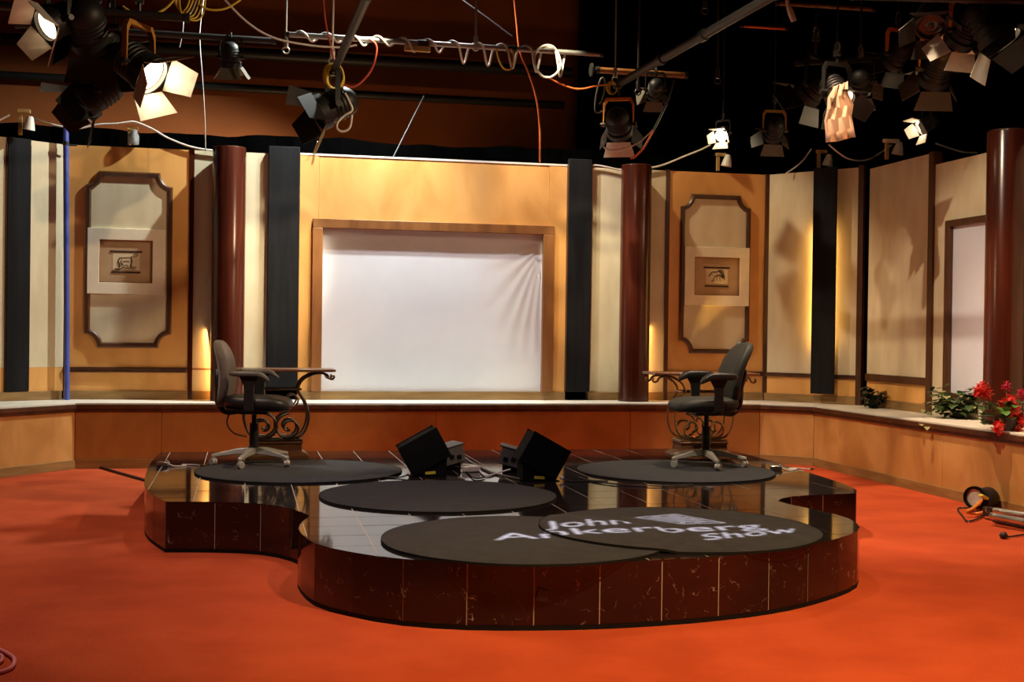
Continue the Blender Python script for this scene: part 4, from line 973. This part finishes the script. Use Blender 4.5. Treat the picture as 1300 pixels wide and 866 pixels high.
# ------------------------------------------------------------------ lamps
FIX = .12
def fresnel(pos, aim, k, label, body='black_metal', yoke='black_metal', lit=0, lens='lens_off', door='black_metal', door_open=45, hang=.42, color=WARM, doors=4, cone=70, roll=0, name='fresnel_lamp', nose=False, pale=None, hang_to=None, rod=False):
    pos = V(pos); r = thing(name, label, 'stage light', pos); d, s, u = frame_of(V(aim)-pos)
    if roll: q = Matrix.Rotation(roll, 3, d); s2_, u2_ = q @ s, q @ u
    else: s2_, u2_ = s, u
    if nose: prof = [(.0, -.18), (.075, -.18), (.085, -.10), (.085, .0), (.06, .02), (.06, .20), (.068, .20), (.068, .23), (.056, .23)]; fz = .23; fr_ = .066
    else: prof = [(.0, -.195), (.04, -.19), (.075, -.17), (.10, -.14), (.11, -.10), (.11, .05), (.128, .06), (.128, .12), (.115, .12), (.115, .09)]; fz = .12; fr_ = .122
    MB().lathe([(a*k, b*k) for a, b in prof], (0, 0, 0), d, 24, False).build('housing', body, r)
    mb = MB()
    for j in range(4): mb.lathe([(.113*k, (-.09+.03*j)*k), (.118*k, (-.085+.03*j)*k), (.113*k, (-.08+.03*j)*k)], (0, 0, 0), d, 24, False)
    if not nose: mb.build('cooling_fins', body, r)
    MB().lathe([(.0, (fz-.035)*k), (.05*k, (fz-.02)*k), ((fr_-.012)*k, (fz-.032)*k)], (0, 0, 0), d, 20, False).build('lens', lens, r)
    op = math.radians(door_open)
    for j in range(doors):
        a = j*PI/2 if doors == 4 else j*2*PI/doors; ax = s2_*math.cos(a)+u2_*math.sin(a); tg = d.cross(ax).normalized()
        o = d*(fz+.004)*k+ax*fr_*k; dr = d*math.cos(op)+ax*math.sin(op); nn = tg.cross(dr).normalized()*.003
        w0, w1, L = .115*k*(fr_/.122), (.155 if j % 2 else .085)*k*(fr_/.122), (.17 if j % 2 == 0 else .15)*k
        quad = [o-tg*w0, o+tg*w0, o+dr*L+tg*w1, o+dr*L-tg*w1]
        MB().hexa([q-nn for q in quad], [q+nn for q in quad]).build('barn_door', door if pale is None or j in pale else 'black_metal', r)
    if hang_to is not None: hang = (hang_to-pos.z)/k
    # yoke
    sh = V((s.x, s.y, 0)).normalized(); W = .15*k; tp = V((0, 0, .26*k))
    path = [sh*W-V((0, 0, .02*k)), sh*W+tp*.8, sh*W*.8+tp, -sh*W*.8+tp, -sh*W+tp*.8, -sh*W-V((0, 0, .02*k))]
    wv = d-V((0, 0, d.z)); wv = wv.normalized()*.018*k if wv.length > .05 else V((.018*k, 0, 0))
    mb = MB(); vs = []; fs = []
    for i, p in enumerate(path):
        q = p*(1-.03/.26) if 0 < i < 5 else p-sh*(.006*k if i == 0 else -.006*k)
        vs += [p-wv, p+wv, q+wv, q-wv]
    for i in range(5):
        for j in range(4): fs.append((i*4+j, i*4+(j+1) % 4, i*4+4+(j+1) % 4, i*4+4+j))
    mb.add(vs, fs+[(3, 2, 1, 0), (20, 21, 22, 23)]).build('yoke', yoke, r)
    for sg in (-1, 1): MB().cyl(sh*sg*.105*k, sh*sg*.175*k, .022*k, n=12).build('yoke_knob', 'black_plastic', r)
    top = tp+V((0, 0, hang*k-.26*k))
    mb = MB().cyl(tp, top, .012*k).box(top+V((0, 0, -.02)), (.05*k, .05*k, .05*k))
    mb.tube([top+V((0, .045*k*math.cos(a), .03*k+.045*k*math.sin(a))) for a in [PI*1.4-i*PI*1.5/8 for i in range(9)]], .010*k, 6).build('clamp', 'grey_metal', r)
    if rod: MB().cyl(top, V((0, 0, 6.1-pos.z)), .009).build('drop_rod', 'black_metal', r)
    if lit:
        LIGHTS['fix%d' % len(LIGHTS)] = l = spot('lamp', pos+d*(fz-.005)*k, pos+d*3, lit*FIX, color, cone, .35, .03*k)
    return r
L = lambda px, py, Y: P(px, py, Y)
# far corner over the blue pole
pC = L(176, 84, 9.7); fresnel(pC, pC+V((.75, -.42, -.62)), 1.25, 'brightly lit black stage lamp with glowing barn doors above the hound print', lit=420, lens='lamp_glow', door='white_paint', door_open=32, cone=100, roll=.4, yoke='mustard', rod=True)
pA = L(74, 26, 9.6); fresnel(pA, pA+V((-.62, -.5, -.45)), 1.0, 'lit stage lamp with pale barn doors at the outer end of the grid pipe', lit=60, lens='dim_glow', door='white_paint', door_open=40, cone=110, roll=.6, rod=True)
pB = L(112, 34, 9.7); fresnel(pB, pB+V((.1, .9, -.5)), 1.3, 'unlit black stage lamp clustered between the two lit lamps', rod=True)
pB2 = L(138, 58, 9.9); fresnel(pB2, pB2+V((.5, .8, -.5)), 1.1, 'unlit black stage lamp just behind the glowing barn door lamp', rod=True)
pD = L(122, 118, 10.0); fresnel(pD, pD+V((-.62, -.12, -.55)), 1.25, 'large unlit black stage lamp with a mustard strap and maroon gel', yoke='mustard', lens='maroon', door='black_metal', door_open=40, hang=.6, rod=True)
pE = L(293, 73, 11.9); fresnel(pE, pE+V((.05, .3, -.9)), .75, hang_to=pl0.z-.005, label='small black stage lamp hanging from the dark pipe, glowing slit below', lit=12, lens='dim_glow', door='door_dim_lit', door_open=35, hang=.35, cone=140)
pF = L(422, 136, 11.0); fresnel(pF, pF+V((-.8, -.15, -.42)), 1.25, hang_to=e2.z-.005, label='unlit black stage lamp with barn doors hanging below the yellow coil', door_open=38, hang=.36, roll=.3)
wire('cable', chain([(438, 118), (444, 130), (447, 140), (437, 147), (429, 155), (428, 163), (435, 167), (444, 162), (447, 146)], 10.8), .010, 'white_cable', 'white cord loop tied at the back of the unlit lamp under the yellow coil')
# over the column by the black leather chair
pG = L(785, 158, 11.5); fresnel(pG, pG+V((.35, .75, -.55)), 1.0, hang_to=e3.z-.005, label='black stage lamp with a bright orange yoke hanging over the column', yoke='orange_strap', body='black_metal', door='white_paint', door_open=30, lit=14, lens='dim_glow', hang=.40, cone=140, pale=(3,))
wire('cable', chain([(768, 172), (765, 180), (768, 188), (778, 191), (795, 188), (812, 180), (828, 165)], 11.35), .008, 'white_cable', 'pale cord looped under the orange yoked lamp')
pH = L(832, 114, 12.25); fresnel(pH, pH+V((.1, .85, -.45)), .72, hang_to=h0.z-.005, label='small black stage lamp with thin lit barn door edges beside the dark hanger rod', lit=10, lens='dim_glow', door='door_dim_lit', door_open=40, hang=.3, cone=140)
pI = L(918, 170, 11.9); fresnel(pI, pI+V((-.45, -.45, -.35)), .55, 'small clamp lamp with one bright white barn door over the arched-back print', lit=26, lens='lamp_glow', door='white_paint', door_open=30, hang=.3, cone=120, rod=True)
pJ = L(983, 166, 11.6); fresnel(pJ, pJ+V((.1, .8, -.5)), .8, 'black stage lamp with a lit lower barn door above the corner', lit=16, lens='dim_glow', door='door_dim_lit', door_open=45, hang=.4, cone=140, yoke='mustard', rod=True)
# over the side wall
pK = L(1062, 118, 9.8); fresnel(pK, pK+V((.12, -.5, -.6)), 1.0, 'stage lamp covered by a hanging peach diffusion sheet', lit=22, lens='dim_glow', color=(1, .78, .56), door_open=40, hang=.36, cone=120, rod=True)
pL2 = L(1092, 106, 9.9); fresnel(pL2, pL2+V((.5, .75, -.3)), .8, 'black stage lamp with one lit edge behind the peach diffusion sheet', lit=12, lens='dim_glow', door='door_dim_lit', door_open=35, hang=.34, cone=140, rod=True)
mb = MB(); rows = [(1066, 107, 10), (1064, 122, 13), (1067, 136, 17), (1064, 150, 18), (1066, 166, 18), (1067, 178, 19)]
nc = 9; vs = []; fs = []
for j, (cx_, cy_, hw) in enumerate(rows):
    for i in range(nc):
        t = i/(nc-1)*2-1; vs.append(P(cx_+hw*t+rg.uniform(-.8, .8), cy_-3.5*t+rg.uniform(-1.2, 1.2), 9.55+.02*math.sin(i*2.1+j*1.7)))
for j in range(len(rows)-1):
    for i in range(nc-1): fs.append((j*nc+i, j*nc+i+1, (j+1)*nc+i+1, (j+1)*nc+i))
o = mb.add(vs, fs).build('diffusion_sheet', 'frost', sharp=50); sm = o.modifiers.new('thick', 'SOLIDIFY'); sm.thickness = .002
tag(o, 'crumpled peach diffusion sheet hanging over a lamp near the corner', 'gel sheet')
pM = L(1176, 158, 10.6); fresnel(pM, pM+V((-.75, .05, -.45)), .6, 'small very bright clamp lamp on top of the side wall', lit=70, lens='lamp_glow', door='white_paint', door_open=40, hang=.35, cone=120, rod=True)
pN = L(1190, 88, 9.6); fresnel(pN, pN+V((.15, .75, -.55)), 1.1, 'black stage lamp with orange yoke and white barn doors', yoke='orange_strap', lit=20, lens='dim_glow', door='door_dim_lit', door_open=35, hang=.42, cone=150, rod=True)
pO = L(1182, 24, 9.2); fresnel(pO, pO+V((-.35, -.55, -.75)), 1.0, 'dull grey stage lamp hanging at the top above the orange yoked pair', body='grey_metal', door='grey_metal', rod=True)
pQ = L(1258, 34, 8.8); fresnel(pQ, pQ+V((.25, -.28, -.55)), 1.35, 'large black stage lamp with a white lit lower barn door over the dark column', lit=50, lens='dim_glow', door='white_paint', door_open=50, hang=.36, cone=150, color=WHITE, pale=(3,), rod=True)
pQ2 = L(1225, 40, 9.0); fresnel(pQ2, pQ2+V((-.1, .7, -.6)), 1.0, 'black stage lamp with an orange lit flap beside the large white barn door lamp', lit=14, lens='orange_lens', door='white_paint', yoke='orange_strap', door_open=35, hang=.35, cone=150, color=ORANGE, rod=True)
pR = L(1140, 70, 10.0); fresnel(pR, pR+V((-.2, .8, -.5)), .9, 'unlit black stage lamp hanging between the peach sheet and the orange yoke', yoke='orange_strap', hang=.35, rod=True)
pS = L(1035, 110, 10.4); fresnel(pS, pS+V((-.4, .6, -.5)), 1.1, 'unlit black stage lamp on the dark pipe behind the peach sheet', rod=True)
pT = L(1000, 2, 10.3)
tag(MB().tube([P(x, y, 10.3) for x, y in ((999, -6), (1000, 6), (1004, 16), (1008, 27))], [.02, .018, .03, .028], 8).build('fabric_tie', 'white_paint', sharp=80), 'pale cloth tie hanging off the rust brown rod', 'strap')
# clip lamps and wood cleats along the top of the set walls
def cleat(px, Y, ztop, w, label, kind):
    b = P(px, 190, Y); b.z = (ZT if kind != 'side' else 3.15)+.022
    r = thing('wall_top_lamp', label, 'lamp', b)
    MB().box((-.035*w, .0, ztop*.5), (.035, .03, ztop)).build('wood_post', 'raw_wood', r, .003)
    MB().box((.0, .0, ztop+.012), (.13*w, .05, .035)).build('cross_block', 'raw_wood' if kind != 'white' else 'white_plastic', r, .003)
    if kind == 'jar':
        MB().lathe([(.0, 0), (.045, .002), (.05, .02), (.05, .09), (.03, .13), (.032, .15), (.0, .152)], (.02, -.05, .0), (0, 0, 1), 20, False).build('jar', 'jar', r)
        MB().lathe([(.0, .01), (.028, .02), (.032, .07), (.015, .11), (.015, .14)], (.02, -.05, .0), (0, 0, 1), 14, False).build('silver_bulb', 'silver', r)
    else:
        MB().lathe([(.02, .16), (.03, .15), (.045, .10), (.06, .03), (.056, .03), (.04, .10), (.02, .148)], (.045, -.04, .02), (.15, -.1, 1), 18, False).build('shade', 'white_plastic', r)
        MB().lathe([(.0, .03), (.025, .05), (.025, .09), (.012, .14)], (.045, -.04, .02), (.15, -.1, 1), 12, False).build('bulb', 'white_plastic', r)
    return r
cleat(168, 12.99, .16, .8, 'clear jar lamp with a silver bulb on the wall above the hound print', 'jar')
cleat(30, 12.62, .22, .9, 'white shaded lamp on a wooden post on the wall beyond the blue pole', 'wood')
cleat(915, 12.98, .17, .9, 'white shaded lamp on a wooden post above the arched-back print', 'wood')
cleat(1043, 12.62, .20, .9, 'dim white shaded lamp on a wooden post over the corner black strip', 'wood')
cleat(1131, 11.6, .18, 1.3, 'broad white shaded lamp on a post on top of the side wall', 'white')

# ------------------------------------------------------------------ gobo projector throwing the logo on the mats (hangs above the frame)
GL = V((1.75, 5.3, 4.9)); PLZ = GL.z-.30; FLZ = HP+.012
def floor_pt(px, py): return PZ(px, py, FLZ)
def gobo():
    r = thing('logo_projector', 'black projector above the stage front that throws the white logo on the mats', 'stage light', GL+V((0, 0, .1)))
    sc = (GL.z-PLZ)/(GL.z-FLZ)
    def onplate(p): q = GL+(V(p)-GL)*sc; return V((q.x, q.y, PLZ))
    cu = bpy.data.curves.new('logo_plate', 'CURVE'); cu.dimensions = '2D'; cu.fill_mode = 'BOTH'; cu.resolution_u = 4
    def spline(pts):
        sp = cu.splines.new('POLY'); sp.points.add(len(pts)-1); sp.use_cyclic_u = True
        for p, q in zip(sp.points, pts): p.co = (q.x-GL.x, q.y-GL.y, 0, 1)
    c0 = onplate(floor_pt(830, 675)); hw = .13
    spline([c0+V((sx*hw, sy*hw, 0)) for sx, sy in ((-1, -1), (1, -1), (1, 1), (-1, 1))])
    def text(s, a, b, up, weight=0):
        tcu = bpy.data.curves.new('t', 'FONT'); tcu.body = s; tcu.size = 1; tcu.offset = weight; tcu.resolution_u = 4
        to = bpy.data.objects.new('t', tcu); COL.objects.link(to)
        dg = bpy.context.evaluated_depsgraph_get(); dg.update()
        bpy.ops.object.select_all(action='DESELECT'); to.select_set(True); bpy.context.view_layer.objects.active = to
        bpy.ops.object.convert(target='CURVE'); cv = to.data
        polys = []
        for sp in cv.splines:
            if sp.type == 'BEZIER':
                bp = sp.bezier_points; n = len(bp); pl = []
                for i in range(n):
                    p0, p1 = bp[i], bp[(i+1) % n]
                    for k in range(4):
                        t = k/4; m = 1-t
                        pl.append(p0.co*m**3+p0.handle_right*3*m*m*t+p1.handle_left*3*m*t*t+p1.co*t**3)
                polys.append(pl)
            else: polys.append([V(p.co[:3]) for p in sp.points])
        xs = [p.x for pl in polys for p in pl]; x0, x1 = min(xs), max(xs); h = .72
        A, B, U = floor_pt(*a), floor_pt(*b), floor_pt(*up)
        for pl in polys: spline([onplate(A+(B-A)*((p.x-x0)/(x1-x0))+(U-A)*(p.y/h)) for p in pl])
        bpy.data.objects.remove(to)
    text('John', (692, 673.5), (800, 667.5), (689, 664.5))
    text('Ankerberg', (628, 686), (972, 671), (623, 677.5))
    text('Show', (896, 686), (1014, 675.5), (890, 678))
    quad = [floor_pt(*q) for q in ((806, 657), (858, 652.5), (922, 664), (866, 665.5))]
    ctr = sum(quad, V())/4
    def shrink(f): return [onplate(ctr+(q-ctr)*f) for q in quad]
    spline(shrink(1.0)); spline(shrink(.92))
    bil = lambda u, v: onplate((quad[0]*(1-u)+quad[1]*u)*(1-v)+(quad[3]*(1-u)+quad[2]*u)*v)
    for k in range(5):
        v0 = .14+.16*k
        a = [bil(.1+.8*i/12, v0+.05*math.sin(i*1.1+k*1.7)) for i in range(13)]; b = [bil(.1+.8*i/12, v0+.06+.05*math.sin(i*1.1+k*1.7+.4)) for i in range(13)]
        spline(a+b[::-1])
    o = bpy.data.objects.new('logo_plate', cu); COL.objects.link(o); o.location = (GL.x, GL.y, PLZ)
    bpy.ops.object.select_all(action='DESELECT'); o.select_set(True); bpy.context.view_layer.objects.active = o
    bpy.ops.object.convert(target='MESH'); o = bpy.context.object; o.name = 'logo_plate'; o.data.materials.clear(); o.data.materials.append(M['black_metal'])
    o.location = V((GL.x, GL.y, PLZ))-r.location; o.parent = r
    mb = MB(); mb.lathe([(.19, -.36), (.19, .0), (.17, .02), (.05, .14), (.04, .2), (.0, .2)], (c0.x-GL.x, c0.y-GL.y, -.05), (0, 0, 1), 28, False); mb.build('housing', 'black_metal', r)
    MB().tube([(-.2, 0, -.1), (-.2, 0, .25), (.2, 0, .25), (.2, 0, -.1)], .014, 8).build('yoke', 'black_metal', r)
    MB().cyl((0, 0, .25), (0, 0, 1.1), .014).build('drop_rod', 'dark_pipe', r)
    LIGHTS['logo'] = spot('logo_lamp', GL, onplate(floor_pt(830, 675)), 16000, (1, .88, .88), 33, .05, .0012)
gobo()
